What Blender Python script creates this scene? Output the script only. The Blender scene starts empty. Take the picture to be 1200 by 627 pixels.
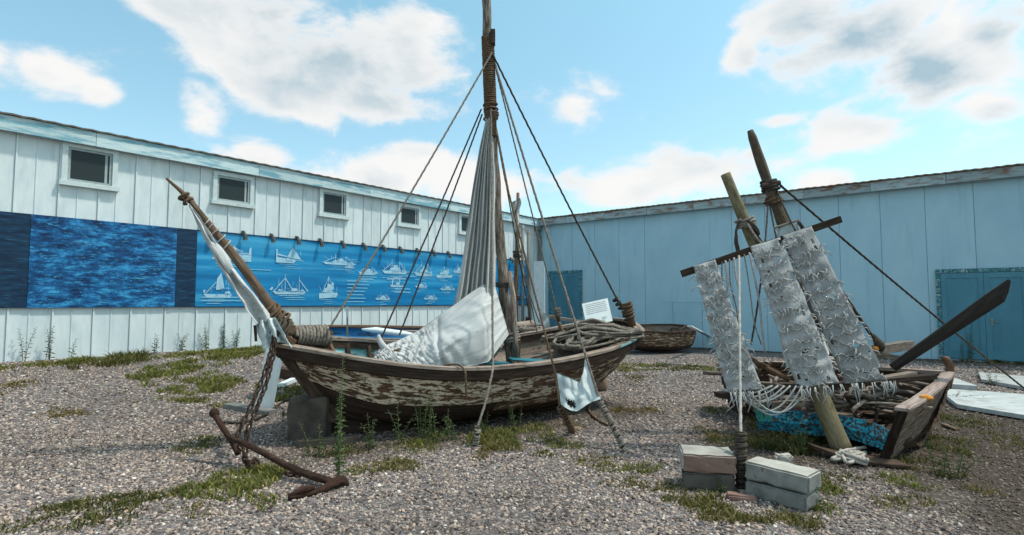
import bpy, bmesh, math, random
import numpy as np
from mathutils import Vector, Matrix, noise, Quaternion

RNG = random.Random(11)
scene = bpy.context.scene
COL = scene.collection
V = Vector

# ------------------------------------------------------------------ camera
FPX, CAMZ = 660.0, 1.4
PITCH = math.atan(40.5 / FPX)
cam_d = bpy.data.cameras.new('camera')
cam_d.sensor_width = 36.0
cam_d.lens = FPX / 1200 * 36
cam_d.clip_start = 0.05
cam_d.clip_end = 2000
cam = bpy.data.objects.new('camera', cam_d)
COL.objects.link(cam)
cam.location = (0, 0, CAMZ)
cam.rotation_euler = (math.pi / 2 + PITCH, 0, 0)
scene.camera = cam

# ------------------------------------------------------------------ light
SUN_AZ = math.radians(88)      # clockwise from +Y (camera axis) towards +X
SUN_EL = math.radians(61)
SKY_STRENGTH = 0.15
sun_d = bpy.data.lights.new('sun', 'SUN')
sun_d.energy = 2.6
sun_d.angle = math.radians(3.5)
sun_d.color = (1.0, 0.93, 0.82)
sun = bpy.data.objects.new('sun', sun_d)
COL.objects.link(sun)
to_sun = V((math.sin(SUN_AZ) * math.cos(SUN_EL), math.cos(SUN_AZ) * math.cos(SUN_EL), math.sin(SUN_EL)))
sun.rotation_euler = to_sun.to_track_quat('Z', 'Y').to_euler()

scene.view_settings.view_transform = 'Standard'
scene.view_settings.look = 'None'
scene.view_settings.exposure = 0.35
scene.view_settings.gamma = 1.0
scene.view_settings.use_curve_mapping = False


def ray(px, py):
    u, v = (px - 600) / FPX, (313.5 - py) / FPX
    c, s = math.cos(PITCH), math.sin(PITCH)
    return V((u, c - v * s, s + v * c))


def P(px, py, d):
    r = ray(px, py)
    return V((0, 0, CAMZ)) + r * (d / r.y)


def PZ(px, py, z):
    r = ray(px, py)
    return V((0, 0, CAMZ)) + r * ((z - CAMZ) / r.z)


# ------------------------------------------------------------------ sky with clouds
world = bpy.data.worlds.new('World')
scene.world = world
world.use_nodes = True


def build_world():
    nt = world.node_tree
    nt.nodes.clear()
    N = nt.nodes.new
    L = nt.links.new

    def math_(op, a, b=None, c=None, clamp=False):
        n = N('ShaderNodeMath'); n.operation = op; n.use_clamp = clamp
        for i, x in enumerate((a, b, c)):
            if x is None: continue
            if isinstance(x, (int, float)): n.inputs[i].default_value = x
            else: L(x, n.inputs[i])
        return n.outputs[0]
    out = N('ShaderNodeOutputWorld'); bg = N('ShaderNodeBackground')
    bg.inputs['Strength'].default_value = SKY_STRENGTH
    L(bg.outputs[0], out.inputs[0])
    sky = N('ShaderNodeTexSky'); sky.sky_type = 'NISHITA'; sky.sun_disc = False
    sky.sun_elevation = SUN_EL; sky.sun_rotation = SUN_AZ
    sky.air_density = 1.0; sky.dust_density = 0.7; sky.ozone_density = 1.0
    tint = N('ShaderNodeMix'); tint.data_type = 'RGBA'; tint.blend_type = 'MULTIPLY'
    tint.inputs[0].default_value = 1.0
    L(sky.outputs[0], tint.inputs[6])
    tc = N('ShaderNodeTexCoord')
    sep = N('ShaderNodeSeparateXYZ'); L(tc.outputs['Generated'], sep.inputs[0])
    az = math_('ARCTAN2', sep.outputs[0], sep.outputs[1])
    el = math_('ARCSINE', sep.outputs[2])
    comb = N('ShaderNodeCombineXYZ'); L(az, comb.inputs[0]); L(el, comb.inputs[1])
    tr = N('ShaderNodeMapRange'); tr.interpolation_type = 'SMOOTHSTEP'; tr.inputs[1].default_value = 0.05; tr.inputs[2].default_value = 0.75
    L(el, tr.inputs[0])
    tcol = N('ShaderNodeMix'); tcol.data_type = 'RGBA'; L(tr.outputs[0], tcol.inputs[0]); tcol.inputs[6].default_value = SKY_TINT_LOW; tcol.inputs[7].default_value = SKY_TINT
    L(tcol.outputs[2], tint.inputs[7])
    field = None

    def blob(px, py, rx, ry, wgt):
        r = ray(px, py).normalized()
        a0, e0 = math.atan2(r.x, r.y), math.asin(r.z)
        ra = ray(px + rx, py).normalized(); re = ray(px, py - ry).normalized()
        wa = abs(math.atan2(ra.x, ra.y) - a0); we = abs(math.asin(re.z) - e0)
        s = N('ShaderNodeVectorMath'); s.operation = 'SUBTRACT'; L(comb.outputs[0], s.inputs[0]); s.inputs[1].default_value = (a0, e0, 0)
        m = N('ShaderNodeVectorMath'); m.operation = 'MULTIPLY'; L(s.outputs[0], m.inputs[0]); m.inputs[1].default_value = (1 / wa, 1 / we, 1)
        l = N('ShaderNodeVectorMath'); l.operation = 'LENGTH'; L(m.outputs[0], l.inputs[0])
        return math_('MULTIPLY_ADD', l.outputs['Value'], -wgt, wgt)
    for c in CLOUDS:
        v = blob(*c)
        field = v if field is None else math_('SMOOTH_MAX', field, v, 0.25)
    # beyond the directions in view the same broken cloud goes on
    gen = N('ShaderNodeTexNoise'); gen.inputs['Scale'].default_value = 2.2; gen.inputs['Detail'].default_value = 3
    L(tc.outputs['Generated'], gen.inputs['Vector'])
    genv = math_('MULTIPLY_ADD', gen.outputs[0], 3.0, -1.55)
    absaz = math_('ABSOLUTE', az)
    outm = math_('MAXIMUM', math_('MULTIPLY_ADD', absaz, 5.0, -4.2), math_('MULTIPLY_ADD', el, 5.0, -3.0))
    outm = math_('MINIMUM', math_('MAXIMUM', outm, 0.0), 1.0)
    mixf = N('ShaderNodeMix'); mixf.data_type = 'FLOAT'
    L(outm, mixf.inputs[0]); L(field, mixf.inputs[2]); L(genv, mixf.inputs[3])
    field = math_('MAXIMUM', mixf.outputs[0], -1.2)
    # ragged edges
    mp = N('ShaderNodeMapping'); mp.inputs['Scale'].default_value = (1, 1, 1.7); L(tc.outputs['Generated'], mp.inputs[0])
    n1 = N('ShaderNodeTexNoise'); n1.inputs['Scale'].default_value = 8; n1.inputs['Detail'].default_value = 9; n1.inputs['Roughness'].default_value = 0.58
    n1.inputs['Distortion'].default_value = 0.25
    L(mp.outputs[0], n1.inputs['Vector'])
    dens = math_('ADD', math_('MULTIPLY_ADD', n1.outputs[0], 4.2, -2.12), field)
    mr = N('ShaderNodeMapRange'); mr.interpolation_type = 'SMOOTHERSTEP'; mr.inputs[1].default_value = -0.35; mr.inputs[2].default_value = 0.85
    L(dens, mr.inputs[0])
    # cloud body: bright billows with greyer folds
    mp2 = N('ShaderNodeMapping'); mp2.inputs['Scale'].default_value = (1, 1, 1.9); mp2.inputs['Location'].default_value = (0.3, 0.1, 0.02); L(tc.outputs['Generated'], mp2.inputs[0])
    n2 = N('ShaderNodeTexNoise'); n2.inputs['Scale'].default_value = 5.0; n2.inputs['Detail'].default_value = 8; n2.inputs['Roughness'].default_value = 0.5
    n2.inputs['Distortion'].default_value = 0.3
    L(mp2.outputs[0], n2.inputs['Vector'])
    # grey bases: thick parts of the clouds, and everywhere a little by depth
    gf = None
    for (px, py, rx, ry, wgt) in GREYS:
        v = blob(px, py, rx, ry, wgt)
        gf = v if gf is None else math_('MAXIMUM', gf, v)
    shade = math_('ADD', math_('MULTIPLY_ADD', n2.outputs[0], 2.6, -1.12), math_('MAXIMUM', gf, 0.0), clamp=True)
    core = math_('MULTIPLY_ADD', dens, 0.9, -0.25, clamp=True)
    shade = math_('MULTIPLY', shade, core, clamp=True)
    cc = N('ShaderNodeMix'); cc.data_type = 'RGBA'; L(shade, cc.inputs[0])
    cc.inputs[6].default_value = CLOUD_LIT; cc.inputs[7].default_value = CLOUD_DARK
    fin = N('ShaderNodeMix'); fin.data_type = 'RGBA'
    L(math_('MULTIPLY', mr.outputs[0], 0.96), fin.inputs[0]); L(tint.outputs[2], fin.inputs[6]); L(cc.outputs[2], fin.inputs[7])
    L(fin.outputs[2], bg.inputs[0])


SKY_TINT = (1.26, 1.62, 1.22, 1)
SKY_TINT_LOW = (1.05, 1.17, 1.02, 1)
CLOUD_LIT = (5.1, 5.0, 4.9, 1)
CLOUD_DARK = (2.2, 2.95, 3.4, 1)
GREYS = [(985, 62, 150, 70, 1.7), (1060, 92, 130, 46, 1.6), (1195, 18, 95, 66, 1.6), (1185, 140, 70, 28, 1.1), (415, 80, 115, 52, .75), (330, 60, 60, 40, .4), (520, 235, 50, 14, .4)]
CLOUDS = [
    (205, 12, 80, 38, 1.5), (300, 45, 110, 62, 1.6), (400, 72, 115, 72, 1.7), (485, 62, 60, 70, 1.5), (340, 112, 85, 42, 1.5), (440, 120, 90, 30, 1.3),
    (240, 128, 36, 34, 1.3), (50, 84, 74, 36, 1.4), (112, 106, 30, 20, 1.2), (-10, 66, 46, 30, 1.3),
    (450, 205, 80, 30, 1.4), (500, 182, 48, 28, 1.4), (550, 214, 70, 44, 1.5), (298, 178, 42, 22, 1.2), (400, 222, 90, 24, 1.2),
    (668, 124, 56, 34, 1.3), (1000, 38, 130, 62, 1.6), (1085, 80, 95, 62, 1.5), (1150, 40, 110, 72, 1.6), (920, 18, 66, 30, 1.3), (868, 62, 22, 26, 1.1),
    (1160, 125, 60, 34, 1.3), (1000, 158, 70, 28, 1.4), (825, 200, 100, 34, 1.5), (745, 218, 100, 26, 1.3), (965, 212, 50, 16, 1.2), (912, 140, 30, 9, 1.0), (880, 182, 20, 14, 1.1)]
build_world()
world.cycles.sampling_method = 'MANUAL'
world.cycles.sample_map_resolution = 256
scene.cycles.max_bounces = 6

# ------------------------------------------------------------------ building lines
EAVE = 4.5
LA = PZ(0, 135, EAVE); CO = PZ(631, 258, EAVE); RB = PZ(1200, 195, EAVE)
LA.z = CO.z = RB.z = 0
LDIR = (CO - LA).normalized(); RDIR = (RB - CO).normalized()
LN = V((LDIR.y, -LDIR.x, 0)); RN = V((RDIR.y, -RDIR.x, 0))


def sst(a, b, x):
    t = min(1.0, max(0.0, (x - a) / (b - a)))
    return t * t * (3 - 2 * t)


def gz(x, y):
    q = (x - LA.x) * LN.x + (y - LA.y) * LN.y
    z = 0.41 * (1 - sst(0.2, 4.6, q))
    along = (x - LA.x) * LDIR.x + (y - LA.y) * LDIR.y
    z *= 1 - 0.75 * sst(4, 13, along)
    z += 0.022 * noise.noise(V((x * 0.6, y * 0.6, 3.1))) + 0.010 * noise.noise(V((x * 2.3, y * 2.3, 7.7)))
    return z


def G(px, py, dz=0.0):
    z = 0.0
    for _ in range(12):
        p = PZ(px, py, z)
        z = gz(p.x, p.y)
    p.z = z + dz
    return p


def wall_hit(px, py, o, n):
    r = ray(px, py)
    c = V((0, 0, CAMZ))
    t = (o - c).dot(n) / r.dot(n)
    return c + r * t


def LWp(px, py):
    p = wall_hit(px, py, LA, LN)
    return (p - LA).dot(LDIR), p.z


def RWp(px, py):
    p = wall_hit(px, py, CO, RN)
    return (p - CO).dot(RDIR), p.z


# ------------------------------------------------------------------ mesh helpers
FR = {}      # frame (4x4) of each root


class MB:
    def __init__(s):
        s.v = []; s.f = []; s.m = []; s.uv = []

    def add(s, vs, fs, mi=0, uvs=None):
        o = len(s.v)
        s.v += [V(p) for p in vs]
        s.uv += list(uvs) if uvs else [(p[0] + p[1] * 0.3, p[2]) for p in vs]
        for f in fs:
            s.f.append(tuple(i + o for i in f)); s.m.append(mi)
        return s

    def hexa(s, c, mi=0, u0=0.0):
        """8 corners: bottom loop 0-3, top loop 4-7"""
        c = [V(p) for p in c]
        ax = (((c[1] + c[2]) - (c[0] + c[3])) / 2, ((c[3] + c[2]) - (c[0] + c[1])) / 2, ((c[4] + c[6]) - (c[0] + c[2])) / 2)
        L = sorted(range(3), key=lambda i: -ax[i].length)
        a, b, d = (ax[i].normalized() for i in L)
        uv = [(u0 + (p - c[0]).dot(a), (p - c[0]).dot(b) + 0.7 * (p - c[0]).dot(d)) for p in c]
        return s.add(c, [(0, 3, 2, 1), (4, 5, 6, 7), (0, 1, 5, 4), (1, 2, 6, 5), (2, 3, 7, 6), (3, 0, 4, 7)], mi, uv)

    def box(s, x0, x1, y0, y1, z0, z1, mi=0, M=None, u0=0.0):
        c = [V(p) for p in ((x0, y0, z0), (x1, y0, z0), (x1, y1, z0), (x0, y1, z0), (x0, y0, z1), (x1, y0, z1), (x1, y1, z1), (x0, y1, z1))]
        if M is not None: c = [M @ p for p in c]
        return s.hexa(c, mi, u0)

    def beam(s, a, b, w, h, up=V((0, 0, 1)), mi=0, u0=0.0, w2=None, h2=None):
        """rectangular bar from a to b, width w (sideways) and height h (along up)"""
        a, b = V(a), V(b); d = (b - a).normalized()
        sd = d.cross(up)
        if sd.length < 1e-4: sd = d.cross(V((1, 0, 0)))
        sd.normalize(); u = sd.cross(d)
        w2 = w if w2 is None else w2; h2 = h if h2 is None else h2
        c = []
        for k in (-1, 1):
            c += [a + sd * w / 2 * -1 + u * h / 2 * k, b - sd * w2 / 2 + u * h2 / 2 * k, b + sd * w2 / 2 + u * h2 / 2 * k, a + sd * w / 2 + u * h / 2 * k]
        return s.hexa(c, mi, u0)

    def grid(s, rows, mi=0, uvs=None, closed=False, mif=None):
        nr, nc = len(rows), len(rows[0]); o = len(s.v)
        for i, r in enumerate(rows):
            for j, p in enumerate(r):
                s.v.append(V(p)); s.uv.append(uvs[i][j] if uvs else (i * 0.1, j * 0.1))
        for i in range(nr - 1):
            for j in range(nc if closed else nc - 1):
                j2 = (j + 1) % nc
                s.f.append((o + i * nc + j, o + i * nc + j2, o + (i + 1) * nc + j2, o + (i + 1) * nc + j))
                s.m.append(mif(i, j) if mif else mi)
        return s

    def tube(s, pts, r, n=8, mi=0, cap=True, twist=0.0, lobes=0, amp=0.0, knob=0.0, seed=0.0, uoff=0.0):
        pts = [V(p) for p in pts]; m = len(pts)
        rr = r if isinstance(r, (list, tuple)) else [r] * m
        T = [(pts[min(i + 1, m - 1)] - pts[max(i - 1, 0)]).normalized() for i in range(m)]
        ref = V((0, 0, 1)) if abs(T[0].z) < 0.9 else V((1, 0, 0))
        nv = (ref - T[0] * ref.dot(T[0])).normalized()
        rows, uvs, L = [], [], 0.0
        for i in range(m):
            if i: L += (pts[i] - pts[i - 1]).length
            nv = nv - T[i] * nv.dot(T[i])
            if nv.length < 1e-5: nv = T[i].orthogonal()
            nv.normalize(); bv = T[i].cross(nv)
            row, uvr = [], []
            for j in range(n):
                a = 2 * math.pi * j / n
                q = rr[i]
                if lobes: q *= 1 + amp * math.cos(lobes * a - twist * L)
                dv = nv * math.cos(a) + bv * math.sin(a)
                if knob: q *= 1 + knob * noise.noise(pts[i] * 2.3 + dv * 1.2 + V((seed, 0, 0)))
                row.append(pts[i] + dv * q)
                uvr.append((L + uoff, (1 - abs(2 * j / n - 1)) * math.pi * rr[i]))
            rows.append(row); uvs.append(uvr)
        o = len(s.v)
        s.grid(rows, mi, uvs, closed=True)
        if cap:
            s.f.append(tuple(o + j for j in reversed(range(n)))); s.m.append(mi)
            s.f.append(tuple(o + (m - 1) * n + j for j in range(n))); s.m.append(mi)
        return s

    def rope(s, pts, R, mi=0, step=None, n=9, uoff=0.0):
        """laid three-strand rope"""
        pitch = R * 9.0
        pts = resample(pts, step or pitch / 6.5)
        return s.tube(pts, R, n, mi, True, 2 * math.pi / pitch, 3, 0.17, uoff=uoff)

    def sweep(s, pts, outs, prof, mi=0, closed_prof=True):
        rows, uvs, L = [], [], 0.0
        for i, (p, o) in enumerate(zip(pts, outs)):
            if i: L += (pts[i] - pts[i - 1]).length
            rows.append([p + o * a + V((0, 0, b)) for a, b in prof])
            uvs.append([(L, a + b) for a, b in prof])
        o0 = len(s.v)
        s.grid(rows, mi, uvs, closed=True)
        n = len(prof); m = len(rows)
        s.f.append(tuple(o0 + j for j in reversed(range(n)))); s.m.append(mi)
        s.f.append(tuple(o0 + (m - 1) * n + j for j in range(n))); s.m.append(mi)
        return s


def cr(pts, n):
    """Catmull-Rom through pts, n samples"""
    pts = [V(p) for p in pts]
    q = [pts[0] * 2 - pts[1]] + pts + [pts[-1] * 2 - pts[-2]]
    out = []
    for k in range(n):
        t = k / (n - 1) * (len(pts) - 1)
        i = min(int(t), len(pts) - 2); t -= i
        p0, p1, p2, p3 = q[i:i + 4]
        out.append(0.5 * ((2 * p1) + (p2 - p0) * t + (2 * p0 - 5 * p1 + 4 * p2 - p3) * t * t + (3 * p1 - p0 - 3 * p2 + p3) * t ** 3))
    return out


def resample(pts, step):
    pts = [V(p) for p in pts]
    cum = [0.0]
    for a, b in zip(pts, pts[1:]): cum.append(cum[-1] + (b - a).length)
    n = max(2, int(cum[-1] / step) + 1)
    out, k = [], 0
    for i in range(n):
        t = cum[-1] * i / (n - 1)
        while k < len(pts) - 2 and cum[k + 1] < t: k += 1
        seg = cum[k + 1] - cum[k]
        out.append(pts[k].lerp(pts[k + 1], (t - cum[k]) / seg if seg > 1e-9 else 0))
    return out


def sag(a, b, amount, n=24):
    a, b = V(a), V(b)
    return [a.lerp(b, i / (n - 1)) - V((0, 0, amount * 4 * (i / (n - 1)) * (1 - i / (n - 1)))) for i in range(n)]


def make_mesh(name, mb, mats, frame=None, smooth=False):
    me = bpy.data.meshes.new(name)
    if frame is not None:
        inv = frame.inverted()
        vs = [inv @ p for p in mb.v]
    else:
        vs = mb.v
    me.from_pydata([tuple(p) for p in vs], [], mb.f)
    for m in (mats if isinstance(mats, (list, tuple)) else [mats]): me.materials.append(m)
    me.polygons.foreach_set('material_index', mb.m)
    ul = me.uv_layers.new(name='UVMap')
    li = np.empty(len(me.loops), dtype=np.int32); me.loops.foreach_get('vertex_index', li)
    uv = np.array(mb.uv, dtype=np.float32)[li]
    ul.data.foreach_set('uv', uv.ravel())
    if smooth: me.polygons.foreach_set('use_smooth', [True] * len(me.polygons))
    me.update()
    return me


def frame_at(loc, xdir=None):
    if xdir is None: return Matrix.Translation(loc)
    x = V(xdir).normalized(); z = V((0, 0, 1)); y = z.cross(x)
    M = Matrix((x, y, z)).transposed().to_4x4()
    return Matrix.Translation(loc) @ M


def tag(o, label, cat, group=None, kind=None):
    if label: o['label'] = label
    if cat: o['category'] = cat
    if group: o['group'] = group
    if kind: o['kind'] = kind
    return o


def thing(name, label, cat, loc, group=None, xdir=None):
    o = bpy.data.objects.new(name, None)
    o.empty_display_size = 0.2
    COL.objects.link(o)
    M = frame_at(V(loc), xdir)
    o.matrix_world = M
    FR[o] = M
    return tag(o, label, cat, group)


def part(name, mb, mats, parent, smooth=False, local=False, label=None, kind=None):
    """mesh child; vertices given in world space unless local"""
    fr = None if local else FR[parent]
    o = bpy.data.objects.new(name, make_mesh(name, mb, mats, fr, smooth))
    COL.objects.link(o); o.parent = parent
    FR[o] = FR[parent]
    if label: o['label'] = label
    if kind: o['kind'] = kind
    return o


def inst(name, me, parent, loc=(0, 0, 0), rot=(0, 0, 0), scale=(1, 1, 1)):
    o = bpy.data.objects.new(name, me)
    COL.objects.link(o); o.parent = parent
    o.location = loc; o.rotation_euler = rot; o.scale = scale
    FR[o] = FR.get(parent, Matrix.Identity(4)) @ Matrix.LocRotScale(V(loc), None, None)
    return o


def single(name, mb, mats, label, cat, group=None, smooth=False, kind=None):
    lo = [min(p[i] for p in mb.v) for i in range(3)]; hi = [max(p[i] for p in mb.v) for i in range(3)]
    M = Matrix.Translation(((lo[0] + hi[0]) / 2, (lo[1] + hi[1]) / 2, lo[2]))
    o = bpy.data.objects.new(name, make_mesh(name, mb, mats, M, smooth))
    COL.objects.link(o); o.matrix_world = M; FR[o] = M
    return tag(o, label, cat, group, kind)


# ------------------------------------------------------------------ materials
def C3(c): return (c[0], c[1], c[2], 1)


def nmat(name, stops, scale=(1, 1, 1), ns=5.0, detail=8, rough=0.85, bump=0.25, bdist=0.004, coord='UV', rand=0.12,
         stain=None, crack=None, spec=0.25, ramp='LINEAR', rgh=0.6, metal=0.0, extra=None, sss=0):
    """noise through a colour ramp, optional stains / peeling layer, bump from the same noise"""
    m = bpy.data.materials.new(name); m.use_nodes = True
    nt = m.node_tree; N = nt.nodes.new; L = nt.links.new
    b = nt.nodes['Principled BSDF']
    b.inputs['Roughness'].default_value = rough
    b.inputs['Specular IOR Level'].default_value = spec
    b.inputs['Metallic'].default_value = metal
    tc = N('ShaderNodeTexCoord'); oi = N('ShaderNodeObjectInfo')
    mp = N('ShaderNodeMapping'); mp.inputs['Scale'].default_value = scale
    L(tc.outputs[coord], mp.inputs[0])
    off = N('ShaderNodeVectorMath'); off.operation = 'MULTIPLY_ADD'
    cmb = N('ShaderNodeCombineXYZ')
    for i in range(3): L(oi.outputs['Random'], cmb.inputs[i])
    L(cmb.outputs[0], off.inputs[0]); off.inputs[1].default_value = (37.0, 11.0, 5.0); L(mp.outputs[0], off.inputs[2])
    n = N('ShaderNodeTexNoise'); n.inputs['Scale'].default_value = ns; n.inputs['Detail'].default_value = detail; n.inputs['Roughness'].default_value = rgh
    L(off.outputs[0], n.inputs['Vector'])
    r = N('ShaderNodeValToRGB'); r.color_ramp.interpolation = ramp
    e = r.color_ramp.elements
    while len(e) < len(stops): e.new(0.5)
    for k, (p, c) in enumerate(stops): e[k].position = p; e[k].color = C3(c)
    L(n.outputs[0], r.inputs[0])
    colr = r.outputs[0]
    height = n.outputs[0]
    for st in (stain or []):
        sc, sn, lo, hi, c, amt = st
        m2 = N('ShaderNodeMapping'); m2.inputs['Scale'].default_value = sc; L(tc.outputs[coord], m2.inputs[0])
        o2 = N('ShaderNodeVectorMath'); o2.operation = 'MULTIPLY_ADD'; L(cmb.outputs[0], o2.inputs[0]); o2.inputs[1].default_value = (13.0, 29.0, 7.0); L(m2.outputs[0], o2.inputs[2])
        n2 = N('ShaderNodeTexNoise'); n2.inputs['Scale'].default_value = sn; n2.inputs['Detail'].default_value = 7; n2.inputs['Roughness'].default_value = 0.62
        L(o2.outputs[0], n2.inputs['Vector'])
        mr = N('ShaderNodeMapRange'); mr.inputs[1].default_value = lo; mr.inputs[2].default_value = hi; mr.inputs[4].default_value = amt
        L(n2.outputs[0], mr.inputs[0])
        mx = N('ShaderNodeMix'); mx.data_type = 'RGBA'; L(mr.outputs[0], mx.inputs[0]); L(colr, mx.inputs[6])
        if isinstance(c[0], (tuple, list)):
            r2 = N('ShaderNodeValToRGB'); r2.color_ramp.elements[0].color = C3(c[0]); r2.color_ramp.elements[1].color = C3(c[1])
            r2.color_ramp.elements[0].position = .3; r2.color_ramp.elements[1].position = .7
            L(n.outputs[0], r2.inputs[0]); L(r2.outputs[0], mx.inputs[7])
        else:
            mx.inputs[7].default_value = C3(c)
        colr = mx.outputs[2]
        ad = N('ShaderNodeMath'); ad.operation = 'MULTIPLY_ADD'; L(mr.outputs[0], ad.inputs[0]); ad.inputs[1].default_value = 0.35; L(height, ad.inputs[2]); height = ad.outputs[0]
    if rand:
        hs = N('ShaderNodeHueSaturation')
        vv = N('ShaderNodeMath'); vv.operation = 'MULTIPLY_ADD'; L(oi.outputs['Random'], vv.inputs[0]); vv.inputs[1].default_value = 2 * rand; vv.inputs[2].default_value = 1 - rand
        L(vv.outputs[0], hs.inputs['Value']); L(colr, hs.inputs['Color']); colr = hs.outputs[0]
    L(colr, b.inputs['Base Color'])
    if bump:
        bp = N('ShaderNodeBump'); bp.inputs['Strength'].default_value = min(1, bump); bp.inputs['Distance'].default_value = bdist
        L(height, bp.inputs['Height']); L(bp.outputs[0], b.inputs['Normal'])
    return m


MT = {}
# buildings
MT['siding'] = nmat('siding_white_paint', [(0.3, (.55, .63, .66)), (0.7, (.69, .75, .76))], (1, .35, 1), 6, rough=.55, bump=.08, rand=.05,
                    stain=[((3, .5, 1), 2.0, .56, .80, (.36, .42, .42), .6), ((9, .25, 1), 2.5, .60, .78, (.33, .30, .25), .38)])
MT['fascia'] = nmat('fascia_worn_paint', [(0.3, (.45, .60, .64)), (0.7, (.60, .70, .71))], (.8, 3, 1), 5, rough=.6,
                    stain=[((.35, 2.2, 1), 3.5, .49, .60, (.10, .34, .44), .8), ((.5, 6, 1), 6, .60, .70, (.20, .22, .22), .55)])
MT['roof'] = nmat('roof_metal_dark', [(0.3, (.10, .09, .08)), (0.7, (.20, .17, .15))], (2, 2, 1), 5, rough=.7)
MT['frame_white'] = nmat('window_frame_paint', [(0.3, (.48, .56, .57)), (0.7, (.64, .71, .71))], (2, 8, 1), 5, rough=.5, bump=.1,
                         stain=[((2, 2, 2), 6, .58, .72, (.28, .27, .25), .5)])
MT['sash'] = nmat('window_sash_grey', [(0.3, (.26, .31, .32)), (0.7, (.38, .44, .45))], (2, 2, 1), 5, rough=.5, bump=.1)
MT['panel'] = nmat('blue_wall_panel_paint', [(0.25, (.31, .50, .61)), (0.75, (.40, .60, .69))], (.7, .4, 1), 2.2, rough=.6, bump=.05, rand=.035,
                   stain=[((2.5, .25, 1), 2.0, .58, .8, (.18, .33, .41), .5), ((8, .12, 1), 2.2, .62, .80, (.30, .42, .45), .6), ((.8, 3, 1), 2, .62, .8, (.31, .47, .51), .5)])
MT['fascia_r'] = nmat('fascia_rusty_paint', [(0.3, (.25, .34, .38)), (0.7, (.38, .46, .48))], (.6, 3, 1), 5, rough=.65, rand=.15,
                      stain=[((.8, 3, 1), 3.5, .50, .62, (.20, .11, .06), .9), ((.5, 5, 1), 6, .58, .70, (.09, .07, .06), .7)])
MT['rust_edge'] = nmat('roof_edge_rust', [(0.3, (.13, .07, .045)), (0.7, (.30, .19, .12))], (2, 3, 1), 6, rough=.9)
MT['door'] = nmat('door_blue_paint', [(0.3, (.060, .20, .28)), (0.7, (.085, .25, .33))], (.8, .5, 1), 3, rough=.5, bump=.06, rand=.06,
                  stain=[((2, .4, 1), 3, .58, .78, (.05, .14, .19), .6)])
MT['door_frame'] = nmat('door_frame_worn', [(0.42, (.03, .12, .15)), (0.58, (.06, .20, .24))], (3, 1, 1), 6, rough=.7,
                        stain=[((3, 1, 1), 9, .55, .60, (.38, .46, .46), .9)])
MT['metal'] = nmat('metal_grey', [(0.3, (.20, .21, .21)), (0.7, (.34, .35, .34))], (2, 2, 2), 5, rough=.4, metal=.6)
MT['lamp'] = nmat('lamp_housing_dark', [(0.3, (.05, .055, .06)), (0.7, (.11, .12, .12))], (5, 5, 5), 5, rough=.5)
MT['pipe'] = nmat('downpipe_grey', [(0.3, (.13, .15, .15)), (0.7, (.24, .26, .25))], (1, 4, 1), 4, rough=.6, stain=[((.5, 2, 1), 3, .5, .65, (.15, .08, .05), .6)])
MT['white_board'] = nmat('white_board_paint', [(0.3, (.56, .66, .70)), (0.7, (.70, .77, .79))], (1, 5, 1), 4, rough=.6, stain=[((1, 2, 1), 4, .58, .7, (.38, .38, .34), .6)])
# murals
MT['mural_dark'] = nmat('mural_navy', [(0.35, (.003, .016, .040)), (0.65, (.008, .040, .09))], (.8, 5, 1), 3.5, rough=.55, bump=.15, bdist=.002,
                        stain=[((.7, 6, 1), 5, .55, .66, (.02, .10, .20), .7)])
MT['mural_blue'] = nmat('mural_blue_brushwork', [(0.38, (.003, .020, .065)), (0.47, (.005, .060, .18)), (0.54, (.010, .13, .34)), (0.64, (.05, .34, .62))], (1.1, 3.4, 1), 2.6, rough=.5, bump=.2, bdist=.002, rand=0, rgh=.72,
                        stain=[((.6, 3.2, 1), 4.5, .60, .68, (.10, .46, .74), .75), ((.9, 7, 1), 4, .57, .66, (.004, .03, .09), .7), ((2.4, 8, 1), 5, .57, .64, (.07, .38, .68), .65), ((1.5, 1.0, 1), 2.5, .56, .60, (.006, .06, .18), .55)])
MT['banner'] = nmat('banner_blue_print', [(0.32, (.006, .15, .36)), (0.5, (.012, .24, .50)), (0.68, (.07, .40, .66))], (.10, 1.4, 1), 2.6, detail=2, rough=.45, bump=.03, rand=0,
                    stain=[((.2, 1.6, 1), 2.2, .5, .75, (.008, .12, .33), .8)])
MT['print'] = nmat('white_print', [(0.42, (.10, .40, .62)), (0.56, (.58, .76, .84))], (5, 12, 1), 9, rough=.5, bump=0, rand=.05)
MT['streak'] = nmat('pale_print', [(0.35, (.09, .40, .64)), (0.7, (.36, .64, .78))], (3, 12, 1), 7, rough=.5, bump=0, rand=.1)
# glass
gm = bpy.data.materials.new('window_glass_dark'); gm.use_nodes = True
gb = gm.node_tree.nodes['Principled BSDF']; gb.inputs['Base Color'].default_value = (.030, .042, .046, 1); gb.inputs['Roughness'].default_value = .3; gb.inputs['Specular IOR Level'].default_value = .15
MT['glass'] = gm
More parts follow.
